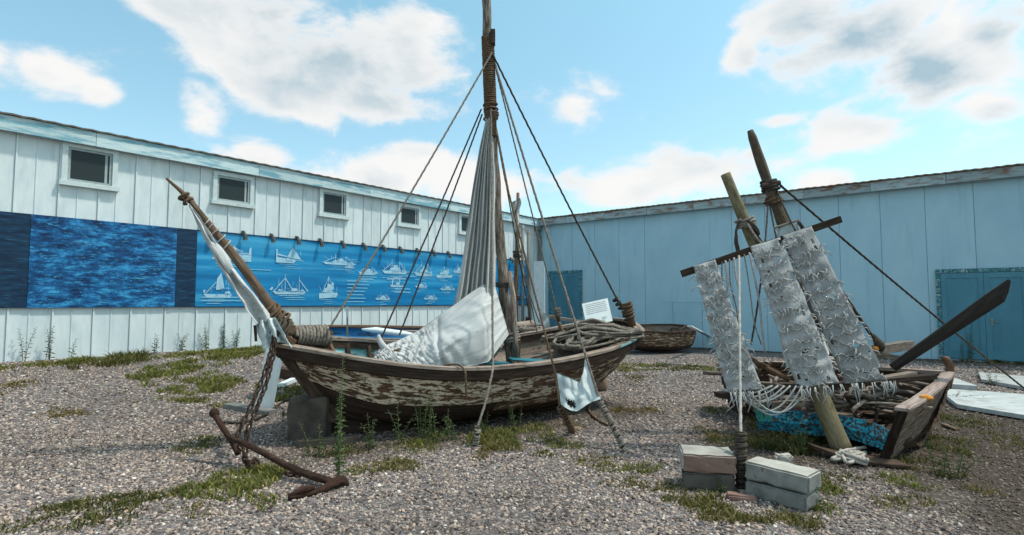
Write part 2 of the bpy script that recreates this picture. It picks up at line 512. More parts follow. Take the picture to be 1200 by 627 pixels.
# timber
MT['wood_dark'] = nmat('timber_dark_weathered', [(0.25, (.022, .014, .010)), (0.5, (.062, .040, .030)), (0.8, (.15, .105, .080))], (1.2, 16, 1), 4, bump=.6, bdist=.006, spec=.15,
                       stain=[((1, 3, 1), 5, .60, .72, (.22, .18, .15), .45)])
MT['rub'] = nmat('timber_black_brown', [(0.25, (.016, .010, .008)), (0.5, (.038, .025, .019)), (0.8, (.085, .060, .047))], (1.2, 14, 1), 4, bump=.6, bdist=.006, spec=.15)
MT['wood_grey'] = nmat('timber_grey_weathered', [(0.25, (.085, .062, .048)), (0.5, (.20, .155, .125)), (0.8, (.36, .30, .26))], (1.2, 18, 1), 4, bump=.6, bdist=.006, spec=.15,
                       stain=[((1, 3, 1), 5, .56, .68, (.060, .040, .030), .75)])
MT['wood_brown'] = nmat('timber_brown', [(0.25, (.06, .033, .020)), (0.5, (.135, .080, .050)), (0.8, (.25, .165, .11))], (1.2, 16, 1), 4, bump=.6, bdist=.006, spec=.15,
                        stain=[((1, 3, 1), 5, .58, .70, (.05, .035, .028), .7)])
MT['mast'] = nmat('mast_log', [(0.32, (.060, .044, .035)), (0.5, (.19, .155, .13)), (0.68, (.38, .33, .295))], (1.6, 12, 1), 4, bump=.9, bdist=.010, spec=.15,
                  stain=[((1.3, 4, 1), 4, .55, .66, (.055, .040, .032), .7)])
MT['spar'] = nmat('spar_brown', [(0.28, (.055, .034, .022)), (0.5, (.135, .088, .056)), (0.75, (.27, .20, .145))], (1.0, 14, 1), 4, bump=.5, bdist=.006,
                  stain=[((1.2, 3, 1), 5, .56, .68, (.05, .033, .024), .7)])
MT['log_green'] = nmat('log_mossy', [(0.25, (.08, .066, .035)), (0.5, (.185, .155, .090)), (0.8, (.31, .265, .18))], (1.4, 8, 1), 4, bump=.6, bdist=.008,
                       stain=[((2, 3, 1), 5, .55, .68, (.05, .040, .022), .7)])
MT['log_dark'] = nmat('log_dark_bark', [(0.25, (.035, .024, .017)), (0.5, (.085, .060, .042)), (0.8, (.18, .13, .09))], (1.6, 8, 1), 5, bump=.9, bdist=.010,
                      stain=[((2, 3, 1), 6, .58, .70, (.17, .15, .10), .6)])
PEELW = ((.50, .395, .29), (.78, .655, .51))
MT['hull'] = nmat('hull_peeling_paint', [(0.25, (.034, .019, .012)), (0.5, (.105, .058, .036)), (0.8, (.23, .15, .10))], (1.0, 14, 1), 4, bump=.8, bdist=.007, rand=.08, spec=.2,
                  stain=[((1.5, 6.5, 1), 4.6, .475, .505, PEELW, .92), ((.9, 16, 1), 4, .57, .62, (.030, .018, .013), .9), ((2.2, 5, 1), 9, .57, .60, (.06, .036, .026), .8)])
MT['hull_aft'] = nmat('hull_bare_planks', [(0.25, (.036, .020, .013)), (0.5, (.125, .072, .045)), (0.8, (.27, .18, .12))], (1.0, 14, 1), 4, bump=.9, bdist=.008, rand=.12, spec=.2,
                      stain=[((1.1, 6.0, 1), 4.4, .525, .565, PEELW, .72), ((.8, 16, 1), 4, .55, .61, (.030, .018, .013), .9)])
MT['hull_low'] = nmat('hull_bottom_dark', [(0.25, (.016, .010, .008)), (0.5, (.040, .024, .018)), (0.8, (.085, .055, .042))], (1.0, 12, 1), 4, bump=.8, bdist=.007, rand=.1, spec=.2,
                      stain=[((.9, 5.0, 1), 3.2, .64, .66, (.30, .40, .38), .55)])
MT['turq'] = nmat('turquoise_paint_worn', [(0.3, (.16, .40, .41)), (0.7, (.34, .58, .57))], (1.0, 9, 1), 4, rough=.7, bump=.4, bdist=.004,
                  stain=[((1, 5, 1), 4.5, .545, .60, (.075, .050, .038), .9)])
MT['blue_int'] = nmat('blue_paint_worn', [(0.3, (.02, .16, .36)), (0.7, (.05, .28, .52))], (1.0, 9, 1), 4, rough=.7, bump=.4, bdist=.004,
                      stain=[((1, 5, 1), 4.5, .56, .62, (.07, .05, .04), .85)])
MT['teal_board'] = nmat('teal_board', [(0.3, (.01, .12, .16)), (0.7, (.03, .24, .30))], (1.0, 6, 1), 4, rough=.6, stain=[((1, 4, 1), 5, .58, .63, (.05, .04, .03), .8)])
MT['blue_strake'] = nmat('cyan_paint_flaking', [(0.3, (.005, .16, .27)), (0.55, (.01, .30, .45)), (0.8, (.06, .46, .60))], (1.5, 5, 1), 5, rough=.6, bump=.6, bdist=.006,
                         stain=[((4.5, 13, 1), 5, .48, .53, (.030, .022, .017), .95), ((1.6, 4, 1), 4, .52, .60, (.030, .022, .017), .9)])
MT['cap'] = nmat('gunwale_cap', [(0.25, (.13, .10, .08)), (0.5, (.29, .23, .19)), (0.8, (.46, .39, .335))], (1.0, 14, 1), 4, bump=.7, bdist=.006,
                 stain=[((1, 3, 1), 5, .54, .64, (.065, .042, .030), .8)])
MT['stern'] = nmat('stern_planks_worn', [(0.25, (.050, .032, .023)), (0.5, (.17, .115, .085)), (0.8, (.34, .26, .205))], (1.3, 14, 1), 4, bump=.9, bdist=.008, rand=.15,
                   stain=[((1.2, 7, 1), 4, .53, .60, (.36, .29, .24), .6), ((1, 12, 1), 4, .56, .62, (.028, .018, .013), .9)])
MT['pink_plank'] = nmat('pale_pink_plank', [(0.3, (.22, .15, .12)), (0.7, (.46, .37, .33))], (1.0, 12, 1), 4, bump=.6, bdist=.006,
                        stain=[((1, 4, 1), 5, .58, .66, (.07, .05, .04), .8)])
MT['oar'] = nmat('oar_black_brown', [(0.3, (.020, .017, .016)), (0.7, (.050, .042, .038))], (1, 10, 1), 4, rough=.6, bump=.4)
# rope, cloth
MT['rope'] = nmat('rope_grey_hemp', [(0.32, (.10, .084, .070)), (0.68, (.33, .295, .255))], (8, 8, 1), 6, bump=.4, bdist=.003, spec=.05)
MT['rope_pale'] = nmat('rope_pale', [(0.3, (.30, .28, .25)), (0.7, (.50, .47, .43))], (8, 8, 1), 6, bump=.4, bdist=.003, spec=.05)
MT['rope_dark'] = nmat('rope_dark', [(0.3, (.035, .030, .026)), (0.7, (.10, .085, .070))], (8, 8, 1), 6, bump=.4, bdist=.003, spec=.05)
MT['rope_brown'] = nmat('rope_brown', [(0.3, (.075, .050, .032)), (0.7, (.19, .13, .085))], (8, 8, 1), 6, bump=.5, bdist=.003, spec=.05)
MT['canvas'] = nmat('canvas_offwhite', [(0.3, (.44, .455, .46)), (0.7, (.60, .615, .615))], (1.2, 4.5, 1), 5, rough=.9, bump=.6, bdist=.008, spec=.05, rand=0,
                    stain=[((1, 1.6, 1), 2.5, .52, .75, (.30, .29, .26), .6), ((2, 2, 1), 7, .62, .72, (.24, .21, .17), .5)])
MT['sailcloth'] = nmat('sailcloth_grey', [(0.3, (.44, .44, .43)), (0.7, (.60, .60, .585))], (1.5, 1, 1), 4, rough=.9, bump=.25, bdist=.004, spec=.05, rand=0,
                       stain=[((5, .6, 1), 2.5, .54, .74, (.25, .235, .22), .6)])
MT['cloth_blue'] = nmat('cloth_pale_blue', [(0.3, (.40, .46, .48)), (0.7, (.55, .60, .60))], (1, 1, 1), 5, rough=.9, bump=.25, bdist=.004, spec=.05,
                        stain=[((2, 2, 1), 4, .56, .72, (.32, .31, .28), .6)])
MT['net'] = nmat('net_cloth_grey', [(0.3, (.26, .265, .275)), (0.7, (.42, .425, .43))], (14, 2.5, 1), 6, rough=.95, bump=.6, bdist=.006, spec=.03)
MT['net_cord'] = nmat('net_cord_pale', [(0.3, (.30, .30, .30)), (0.7, (.50, .50, .49))], (6, 6, 1), 6, rough=.95, bump=.2, spec=.03)
MT['paper'] = nmat('sign_board_white', [(0.3, (.66, .72, .74)), (0.7, (.74, .79, .80))], (1, 1, 1), 3, rough=.5, bump=.02)
MT['ink'] = nmat('sign_ink', [(0.3, (.16, .20, .22)), (0.7, (.30, .35, .37))], (9, 9, 1), 9, rough=.6, bump=0)
# metal, stone
MT['rust'] = nmat('rusted_iron', [(0.25, (.018, .010, .008)), (0.5, (.044, .023, .017)), (0.8, (.10, .055, .038))], (3, 8, 1), 5, rough=.9, bump=.8, bdist=.006, spec=.15,
                  stain=[((2, 4, 1), 6, .58, .68, (.030, .020, .017), .7)])
MT['chain'] = nmat('chain_iron_dark', [(0.3, (.022, .015, .012)), (0.7, (.075, .045, .032))], (9, 9, 1), 6, rough=.85, bump=.5, spec=.2)
MT['concrete'] = nmat('concrete_block_grey', [(0.3, (.12, .125, .12)), (0.7, (.24, .245, .235))], (1, 1, 1), 7, coord='Object', bump=.5, bdist=.005,
                      stain=[((1, 1, 1), 14, .60, .68, (.10, .085, .07), .8), ((1, 1, 1), 3, .55, .75, (.16, .17, .14), .6)])
MT['block_top'] = nmat('block_pale_lit', [(0.3, (.30, .285, .255)), (0.7, (.45, .43, .39))], (1, 1, 1), 7, coord='Object', bump=.4, bdist=.005,
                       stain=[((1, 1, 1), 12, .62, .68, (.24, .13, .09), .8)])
MT['block_pink'] = nmat('block_pink_shaded', [(0.3, (.19, .11, .09)), (0.7, (.33, .215, .18))], (1, 1, 1), 7, coord='Object', bump=.5, bdist=.005,
                        stain=[((1, 1, 1), 9, .58, .68, (.12, .085, .07), .7)])
MT['block_dark'] = nmat('block_lower_dark', [(0.3, (.060, .055, .048)), (0.7, (.13, .12, .105))], (1, 1, 1), 7, coord='Object', bump=.5, bdist=.005)  # darker stone colour for the lower left block
MT['keel_block'] = nmat('keel_block_stone', [(0.3, (.045, .036, .030)), (0.7, (.115, .095, .080))], (1, 1, 1), 6, coord='Object', bump=.6, bdist=.008)  # stone darkened with painted shade from the hull above
MT['slab'] = nmat('slab_white_board', [(0.3, (.34, .37, .37)), (0.7, (.50, .52, .51))], (1, 4, 1), 4, rough=.7,
                  stain=[((1, 1, 1), 3, .50, .68, (.22, .19, .16), .75)])
MT['stone'] = nmat('stone_brown', [(0.3, (.15, .10, .07)), (0.7, (.34, .25, .18))], (1, 1, 1), 7, coord='Object', bump=.5, bdist=.006)
MT['orange'] = nmat('orange_rag', [(0.3, (.45, .16, .03)), (0.7, (.70, .32, .06))], (1, 1, 1), 7, coord='Object', bump=.3)
MT['twig'] = nmat('driftwood_pale', [(0.3, (.10, .075, .058)), (0.7, (.30, .25, .21))], (2, 12, 1), 5, bump=.5, bdist=.004, rand=.35)
MT['green_net'] = nmat('green_net', [(0.3, (.02, .16, .12)), (0.7, (.06, .34, .27))], (9, 9, 1), 8, rough=.8)
MT['blue_net'] = nmat('blue_net', [(0.3, (.01, .20, .40)), (0.7, (.04, .40, .66))], (9, 9, 1), 8, rough=.8)


def gravel_mat():
    m = bpy.data.materials.new('gravel_bed'); m.use_nodes = True
    nt = m.node_tree; N = nt.nodes.new; L = nt.links.new; b = nt.nodes['Principled BSDF']
    b.inputs['Roughness'].default_value = .9; b.inputs['Specular IOR Level'].default_value = .15
    tc = N('ShaderNodeTexCoord')
    vo = N('ShaderNodeTexVoronoi'); vo.inputs['Scale'].default_value = 34; L(tc.outputs['Object'], vo.inputs['Vector'])
    sp = N('ShaderNodeSeparateColor'); L(vo.outputs['Color'], sp.inputs[0])
    r = N('ShaderNodeValToRGB'); e = r.color_ramp.elements
    st = [(0, (.06, .055, .055)), (.25, (.12, .11, .11)), (.45, (.18, .155, .145)), (.65, (.13, .13, .145)), (.82, (.22, .185, .165)), (1, (.34, .32, .30))]
    while len(e) < len(st): e.new(.5)
    for k, (p, c) in enumerate(st): e[k].position = p; e[k].color = C3(c)
    L(sp.outputs[0], r.inputs[0])
    n = N('ShaderNodeTexNoise'); n.inputs['Scale'].default_value = .55; n.inputs['Detail'].default_value = 6; L(tc.outputs['Object'], n.inputs['Vector'])
    mr = N('ShaderNodeMapRange'); mr.inputs[1].default_value = .48; mr.inputs[2].default_value = .68; mr.inputs[4].default_value = .55; L(n.outputs[0], mr.inputs[0])
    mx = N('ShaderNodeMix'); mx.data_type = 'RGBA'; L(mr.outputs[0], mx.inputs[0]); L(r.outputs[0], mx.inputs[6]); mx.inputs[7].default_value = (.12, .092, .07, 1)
    # a soil mask: stains by wreck and blue wall, painted shade under the hull
    at = N('ShaderNodeAttribute'); at.attribute_name = 'soil_shade'
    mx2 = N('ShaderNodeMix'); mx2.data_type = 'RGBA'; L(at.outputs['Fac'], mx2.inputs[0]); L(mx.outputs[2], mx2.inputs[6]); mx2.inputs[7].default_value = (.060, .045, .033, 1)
    L(mx2.outputs[2], b.inputs['Base Color'])
    bp = N('ShaderNodeBump'); bp.inputs['Strength'].default_value = .9; bp.inputs['Distance'].default_value = .012; bp.invert = True
    L(vo.outputs['Distance'], bp.inputs['Height']); L(bp.outputs[0], b.inputs['Normal'])
    return m


def pebble_mat():
    m = bpy.data.materials.new('pebble'); m.use_nodes = True
    nt = m.node_tree; N = nt.nodes.new; L = nt.links.new; b = nt.nodes['Principled BSDF']
    b.inputs['Roughness'].default_value = .85; b.inputs['Specular IOR Level'].default_value = .2
    at = N('ShaderNodeAttribute'); at.attribute_type = 'INSTANCER'; at.attribute_name = 'tint'
    r = N('ShaderNodeValToRGB'); e = r.color_ramp.elements
    st = [(0, (.040, .032, .030)), (.18, (.145, .115, .108)), (.34, (.30, .228, .20)), (.46, (.165, .158, .172)), (.60, (.36, .265, .215)), (.74, (.42, .345, .315)), (.88, (.50, .36, .265)), (.97, (.56, .49, .43)), (1, (.78, .71, .63))]
    while len(e) < len(st): e.new(.5)
    for k, (p, c) in enumerate(st): e[k].position = p; e[k].color = C3(c)
    L(at.outputs['Fac'], r.inputs[0])
    a2 = N('ShaderNodeAttribute'); a2.attribute_type = 'INSTANCER'; a2.attribute_name = 'soil_shade'
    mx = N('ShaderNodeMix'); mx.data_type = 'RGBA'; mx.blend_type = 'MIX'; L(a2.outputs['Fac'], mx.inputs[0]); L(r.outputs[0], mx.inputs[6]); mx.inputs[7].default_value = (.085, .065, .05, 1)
    tc = N('ShaderNodeTexCoord'); n = N('ShaderNodeTexNoise'); n.inputs['Scale'].default_value = 3; L(tc.outputs['Object'], n.inputs['Vector'])
    hs = N('ShaderNodeHueSaturation'); v = N('ShaderNodeMath'); v.operation = 'MULTIPLY_ADD'; L(n.outputs[0], v.inputs[0]); v.inputs[1].default_value = .9; v.inputs[2].default_value = .55
    L(v.outputs[0], hs.inputs['Value']); L(mx.outputs[2], hs.inputs['Color'])
    L(hs.outputs[0], b.inputs['Base Color'])
    return m


def blade_mat(name):
    m = bpy.data.materials.new(name); m.use_nodes = True
    nt = m.node_tree; N = nt.nodes.new; L = nt.links.new; b = nt.nodes['Principled BSDF']
    b.inputs['Roughness'].default_value = .6; b.inputs['Specular IOR Level'].default_value = .2
    at = N('ShaderNodeAttribute'); at.attribute_name = 'tone'
    L(at.outputs['Color'], b.inputs['Base Color'])
    tr = N('ShaderNodeBsdfTranslucent'); L(at.outputs['Color'], tr.inputs[0])
    mx = N('ShaderNodeMixShader'); mx.inputs[0].default_value = .3
    out = nt.nodes['Material Output']
    L(b.outputs[0], mx.inputs[1]); L(tr.outputs[0], mx.inputs[2]); L(mx.outputs[0], out.inputs[0])
    return m


MT['gravel'] = gravel_mat(); MT['pebble'] = pebble_mat(); MT['blade'] = blade_mat('grass_blade')
MT['leaf'] = nmat('weed_leaf', [(0.3, (.035, .065, .022)), (0.7, (.095, .15, .050))], (3, 3, 1), 5, rough=.6, bump=.1, rand=.3)
MT['stem'] = nmat('weed_stem', [(0.3, (.06, .075, .028)), (0.7, (.14, .14, .060))], (3, 3, 1), 5, rough=.7, bump=.1, rand=.2)


# soil amount at a ground point, with shade under the boat painted in
def soil_shade_at(x, y):
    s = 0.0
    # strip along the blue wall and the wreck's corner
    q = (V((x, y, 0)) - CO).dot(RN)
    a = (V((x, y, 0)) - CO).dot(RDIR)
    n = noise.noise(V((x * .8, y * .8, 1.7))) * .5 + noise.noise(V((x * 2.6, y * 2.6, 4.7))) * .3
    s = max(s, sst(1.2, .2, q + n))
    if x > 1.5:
        d = math.hypot((x - 5.2) / 3.0, (y - 5.4) / 3.0)  # dark earth on the right, with corner vignette painted in
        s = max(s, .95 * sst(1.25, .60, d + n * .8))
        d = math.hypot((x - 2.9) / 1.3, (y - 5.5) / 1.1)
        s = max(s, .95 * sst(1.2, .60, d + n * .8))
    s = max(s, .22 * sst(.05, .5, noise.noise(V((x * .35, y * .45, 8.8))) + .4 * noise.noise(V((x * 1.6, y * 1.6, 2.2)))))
    # shade painted beneath and before the big boat's hull
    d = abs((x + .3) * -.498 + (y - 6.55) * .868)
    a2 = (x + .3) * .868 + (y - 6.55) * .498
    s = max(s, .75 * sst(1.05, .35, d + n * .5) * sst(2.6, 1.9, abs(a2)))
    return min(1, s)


# ================================================================== SETTING: ground
def build_ground():
    xs = list(np.linspace(-14, 22, 145)); ys = list(np.linspace(-3, 24, 109))
    xs = [-400, -120, -40, -22] + xs + [32, 60, 150, 400]; ys = [-300, -80, -20, -8] + ys + [32, 60, 150, 400]
    mb = MB()
    rows = [[V((x, y, gz(x, y) if -14 <= x <= 22 and -3 <= y <= 24 else gz(min(22, max(-14, x)), min(24, max(-3, y))))) for y in ys] for x in xs]
    mb.grid(rows, 0, [[(p.x, p.y) for p in r] for r in rows])
    mb.f = [tuple(reversed(f)) for f in mb.f]
    me = make_mesh('ground', mb, MT['gravel'], None, True)
    me.update()
    at = me.attributes.new('soil_shade', 'FLOAT', 'POINT')
    at.data.foreach_set('value', [soil_shade_at(p.x, p.y) if abs(p.x) < 25 and -5 < p.y < 26 else 0 for p in mb.v])
    o = bpy.data.objects.new('ground', me); COL.objects.link(o)
    tag(o, 'grey gravel yard in front of the two sheds', None, kind='structure')
    if me.polygons[len(me.polygons) // 2].normal.z < 0:
        me.flip_normals()


build_ground()


# ================================================================== BUILDINGS
def wall_local_box(mb, x0, x1, out0, out1, z0, z1, mi=0):
    """box in wall-local coordinates: out is the distance proud of the wall plane (towards the viewer)"""
    return mb.box(x0, x1, -out1, -out0, z0, z1, mi)


def left_building():
    L = (CO - LA).length
    X0 = -4.5
    t = thing('white_shed', 'long white sided shed with small square windows and a blue banner along it', 'building', V((LA.x, LA.y, 0)), xdir=LDIR)
    mb = MB(); mb.box(X0, L + .02, 0.0, 6.0, -.3, EAVE - .16)
    part('wall_core', mb, MT['siding'], t, local=True)
    # siding planks, each with a proud rib at its edge and a shallow mid ridge
    w = 0.590
    prof = [(0, 0.004), (0, .034), (.026, .034), (.032, .010), (.270, .010), (.276, .022), (.290, .022), (.296, .010), (w - .004, .010), (w - .004, .004)]
    mb = MB()
    n = len(prof)
    z0, z1 = 0.0, EAVE - .12
    for z in (z0, z1):
        mb.v += [V((x, -o, z)) for x, o in prof]; mb.uv += [(x, z) for x, o in prof]
    for j in range(n - 1):
        mb.f.append((j, j + 1, n + j + 1, n + j)); mb.m.append(0)
    me = make_mesh('siding_plank', mb, MT['siding'])
    k = 0
    x = X0
    while x < L - w * .3:
        sc = min(1.0, (L + .0 - x) / w)
        inst('siding_plank', me, t, (x, -RNG.uniform(0, .002), 0), scale=(sc, 1, 1)); x += w
    # windows
    wins = [(71, 137, 168, 224), (248, 296, 201, 245), (373, 407, 220, 259), (465, 491.5, 237, 270), (536.5, 557, 248, 279)]
    for (xa, xb, ya, yb) in wins:
        xm = (xa + xb) / 2
        s0, s1 = LWp(xa, (ya + yb) / 2)[0], LWp(xb, (ya + yb) / 2)[0]
        zt = LWp(xm, ya + 3)[1]; zb = LWp(xm, yb - 3)[1]
        f = .085
        mb = MB()
        wall_local_box(mb, s0, s1, .012, .075, zt - f, zt); wall_local_box(mb, s0 - .03, s1 + .03, .012, .105, zb, zb + f)
        wall_local_box(mb, s0, s0 + f, .012, .075, zb + f, zt - f); wall_local_box(mb, s1 - f, s1, .012, .075, zb + f, zt - f)
        wn = part('window', mb, MT['frame_white'], t, local=True)
        mb = MB(); a0, a1, b0, b1 = s0 + f, s1 - f, zb + f, zt - f; g = .045
        wall_local_box(mb, a0, a1, .012, .05, b1 - g, b1); wall_local_box(mb, a0, a1, .012, .05, b0, b0 + g)
        wall_local_box(mb, a0, a0 + g, .012, .05, b0 + g, b1 - g); wall_local_box(mb, a1 - g, a1, .012, .05, b0 + g, b1 - g)
        wall_local_box(mb, a1 - g - .07, a1 - g - .03, .012, .044, b0 + g, b1 - g)
        part('sash', mb, MT['sash'], wn, local=True)
        mb = MB(); wall_local_box(mb, a0 + .02, a1 - .02, .036, .040, b0 + .02, b1 - .02)
        part('pane', mb, MT['glass'], wn, local=True)
    # fascia boards, roof
    xx = X0 - .3
    k = 0
    while xx < L + .1:
        x2 = min(xx + 3.05, L + .12)
        mb = MB(); wall_local_box(mb, xx, x2 - .008, .14, .17, EAVE - .27, EAVE - .015, 0)
        mb.uv = [(p.x + k * 7, p.z) for p in mb.v]
        part('fascia_board', mb, MT['fascia'], t, local=True)
        xx = x2; k += 1
    mb = MB(); wall_local_box(mb, X0 - .3, L + .1, .034, .14, EAVE - .20, EAVE - .165)
    part('soffit', mb, MT['siding'], t, local=True)
    mb = MB(); n = 150
    rows = []
    for i in range(n + 1):
        x = X0 - .4 + (L + .55 - X0) * i / n
        zz = EAVE + .012 * (i % 2)
        rows.append([V((x, -.21, zz - .014)), V((x, -.21, zz + .012)), V((x, 6, zz + .95)), V((x, 6, zz + .92))])
    mb.grid(rows, 0, [[(p.x, p.y) for p in r] for r in rows], closed=True)
    part('roof_sheet', mb, MT['roof'], t, local=True)
    return t


def corner_fittings(t):
    # downpipe and gutter elbow in the corner, as parts of the blue shed
    pass


def right_building():
    L = 24.0
    t = thing('blue_shed', 'pale blue panelled shed with two sets of double doors and rusty eave', 'building', V((CO.x, CO.y, 0)), xdir=RDIR)
    mb = MB(); mb.box(0.02, L, 0.0, 6, -.3, EAVE - .16); part('wall_core', mb, MT['panel'], t, local=True)
    seams = [RWp(x, 300)[0] for x in (671, 698, 727, 759, 793, 830, 962, 1017, 1078, 1144)]
    w = (seams[-1] - seams[0]) / 12.0
    base = seams[0]
    k0 = int(math.ceil(base / w))
    edges = [0.03] + [base + w * k for k in range(-k0 + 1, 30) if 0.3 < base + w * k < L]
    for a, b in zip(edges, edges[1:]):
        mb = MB(); wall_local_box(mb, a + .006, b - .006, 0.003, .022, 0, EAVE - .14)
        mb.uv = [(p.x, p.z) for p in mb.v]
        part('wall_panel', mb, MT['panel'], t, local=True)
    # a later patch panel, hung low
    s0, z0 = RWp(775, 352); s1, z1 = RWp(830, 240)
    mb = MB(); wall_local_box(mb, s0, s1 + .02, .024, .031, z0 - .06, z1); mb.uv = [(p.x, p.z) for p in mb.v]
    part('patch_panel', mb, MT['panel'], t, local=True)
    # double doors
    for (xa, xm, xb, yt, hand, outw) in ((644, 662, 683, 318, 0, .05), (1097, 1153, 1212, 316, 1163, .05)):
        s0, s1, sm = RWp(xa, 340)[0], RWp(xb, 340)[0], RWp(xm, 340)[0]
        zt = RWp(xa, yt)[1]
        f = .09
        mb = MB(); wall_local_box(mb, s0, s0 + f, .024, .075, 0, zt); wall_local_box(mb, s1 - f, s1, .024, .075, 0, zt); wall_local_box(mb, s0 + f, s1 - f, .024, .075, zt - f, zt)
        fr = part('door_frame', mb, MT['door_frame'], t, local=True)
        for (a, b) in ((s0 + f + .008, sm - .004), (sm + .004, s1 - f - .008)):
            mb = MB(); wall_local_box(mb, a, b, .024, .050, .05, zt - f - .008)
            mb.uv = [(p.x, p.z) for p in mb.v]
            lf = part('door_leaf', mb, MT['door'], t, local=True)
            mb = MB(); st = .10
            wall_local_box(mb, a, a + st, .051, .066, .06, zt - f - .012); wall_local_box(mb, b - st, b, .051, .066, .06, zt - f - .012)
            wall_local_box(mb, a + st, b - st, .051, .066, zt - f - .13, zt - f - .012); wall_local_box(mb, a + st, b - st, .051, .066, .06, .26)
            part('door_rail', mb, MT['door'], lf, local=True)
            if hand and a > sm:
                hs, hz = RWp(hand, 377)
                mb = MB(); wall_local_box(mb, hs - .03, hs + .01, .067, .080, hz - .08, hz + .08); mb.tube([(hs - .01, -.08, hz), (hs - .01, -.13, hz), (hs + .12, -.13, hz)], .011, 6)
                part('handle', mb, MT['metal'], lf, local=True)
    # fascia boards with gaps, rusty roof edge
    xx = -.15; k = 0
    while xx < L:
        x2 = xx + 1.55
        mb = MB(); wall_local_box(mb, xx, x2 - .012, .20, .23, EAVE - .25, EAVE - .015); mb.uv = [(p.x + k * 5, p.z) for p in mb.v]
        part('fascia_board', mb, MT['fascia_r'], t, local=True); xx = x2; k += 1
    mb = MB(); wall_local_box(mb, -.15, L, .0235, .20, EAVE - .19, EAVE - .155); part('soffit', mb, MT['wood_grey'], t, local=True)
    mb = MB(); n = 260; rows = []
    for i in range(n + 1):
        x = -.2 + (L + .3) * i / n
        zz = EAVE + .012 * (i % 2) + .004 * math.sin(i * .7)
        rows.append([V((x, -.28, zz - .012)), V((x, -.28, zz + .020)), V((x, 6, zz + .92)), V((x, 6, zz + .88))])
    mb.grid(rows, 0, [[(p.x, p.y) for p in r] for r in rows], closed=True)
    part('roof_sheet', mb, MT['rust_edge'], t, local=True)
    # gutter elbow and downpipe at the corner
    mb = MB()
    mb.tube(cr([(.10, -.18, EAVE - .30), (.10, -.20, EAVE - .42), (.12, -.16, EAVE - .55), (.13, -.075, EAVE - .70), (.13, -.075, EAVE - .95)], 14) + [V((.13, -.075, 0.1))], .055, 10)
    part('downpipe', mb, MT['pipe'], t, smooth=True, local=True)
    mb = MB(); wall_local_box(mb, .03, .22, .10, .30, EAVE - .42, EAVE - .27); part('gutter_box', mb, MT['pipe'], t, local=True)
    return t


left_building()
right_building()

# grey pole and white board in the corner
s0, z0 = LWp(613, 262)
c0 = LA + LDIR * (s0 - .35) + LN * .25
mb = MB(); mb.tube([V((c0.x, c0.y, gz(c0.x, c0.y))), V((c0.x, c0.y, 4.15))], .055, 8)
single('corner_post', mb, MT['pipe'], 'thin grey post standing before the end of the white shed', 'post', smooth=True)
pb = P(632, 306, 18.2); g = V((pb.x, pb.y, gz(pb.x, pb.y)))
mb = MB(); mb.box(-.19, .19, -.02, .02, 0, pb.z - g.z, M=frame_at(g, (RDIR + LDIR * .2)))
single('white_board', mb, MT['white_board'], 'tall white board stood upright in the corner of the sheds', 'board')


# ================================================================== MURALS and ship banner on the white shed
def mural(name, xa, xb, mat, label, cat, out, yt, yb):
    sa, sb = LWp(xa, 300)[0], LWp(xb, 300)[0]
    xm = (xa + xb) / 2
    zt, zb = LWp(xm, yt)[1], LWp(xm, yb)[1]
    o = LA + LDIR * sa
    mb = MB(); w = sb - sa
    mb.box(0, w, -out - .02, -out, zb, zt, M=frame_at(V((o.x, o.y, 0)), LDIR))
    inv = frame_at(V((o.x, o.y, 0)), LDIR).inverted()
    mb.uv = [((inv @ p).x, (inv @ p).z) for p in mb.v]
    return single(name, mb, mat, label, cat), sa, sb, zb, zt


BT = lambda x: 248 + .0943 * x      # top line of the banners in the photograph
BB = lambda x: 361 - .006 * x
mural('mural_panel', -90, 33, MT['mural_dark'], 'near-black navy painted panel at the far left end of the white shed', 'mural', .040, BT(-30), BB(-30))
mural('mural_panel', 33.3, 205, MT['mural_blue'], 'large brushed bright blue painted panel on the white shed', 'mural', .048, BT(119), BB(119))
mural('mural_panel', 205.3, 229, MT['mural_dark'], 'narrow navy panel between the brushed blue mural and ship banner', 'mural', .040, BT(217), BB(217))

SB0, SB1 = LWp(229, 300)[0], LWp(621, 330)[0]
BZT, BZB = LWp(300, BT(300))[1], LWp(300, BB(300))[1]
BFR = frame_at(V((LA.x, LA.y, 0)), LDIR)
banner = thing('ship_banner', 'long blue banner printed with white ship drawings on the white shed', 'banner', LA + LDIR * ((SB0 + SB1) / 2), xdir=LDIR)
mb = MB()
rows = []
for i in range(81):
    x = SB0 + (SB1 - SB0) * i / 80
    rows.append([BFR @ V((x, -.046 - .008 * math.sin(i * .9) * (j % 2 == 0 and j > 0) - .0, BZB + (BZT - BZB) * j / 6)) for j in range(7)])
mb.grid(rows, 0, [[(SB0 + (SB1 - SB0) * i / 80, BZB + (BZT - BZB) * j / 6) for j in range(7)] for i in range(81)])
part('sheet', mb, MT['banner'], banner, smooth=True)
mb = MB()
for zz in (BZT, BZB): mb.beam(BFR @ V((SB0, -.055, zz)), BFR @ V((SB1, -.055, zz)), .02, .02)
part('hem', mb, MT['mural_dark'], banner)

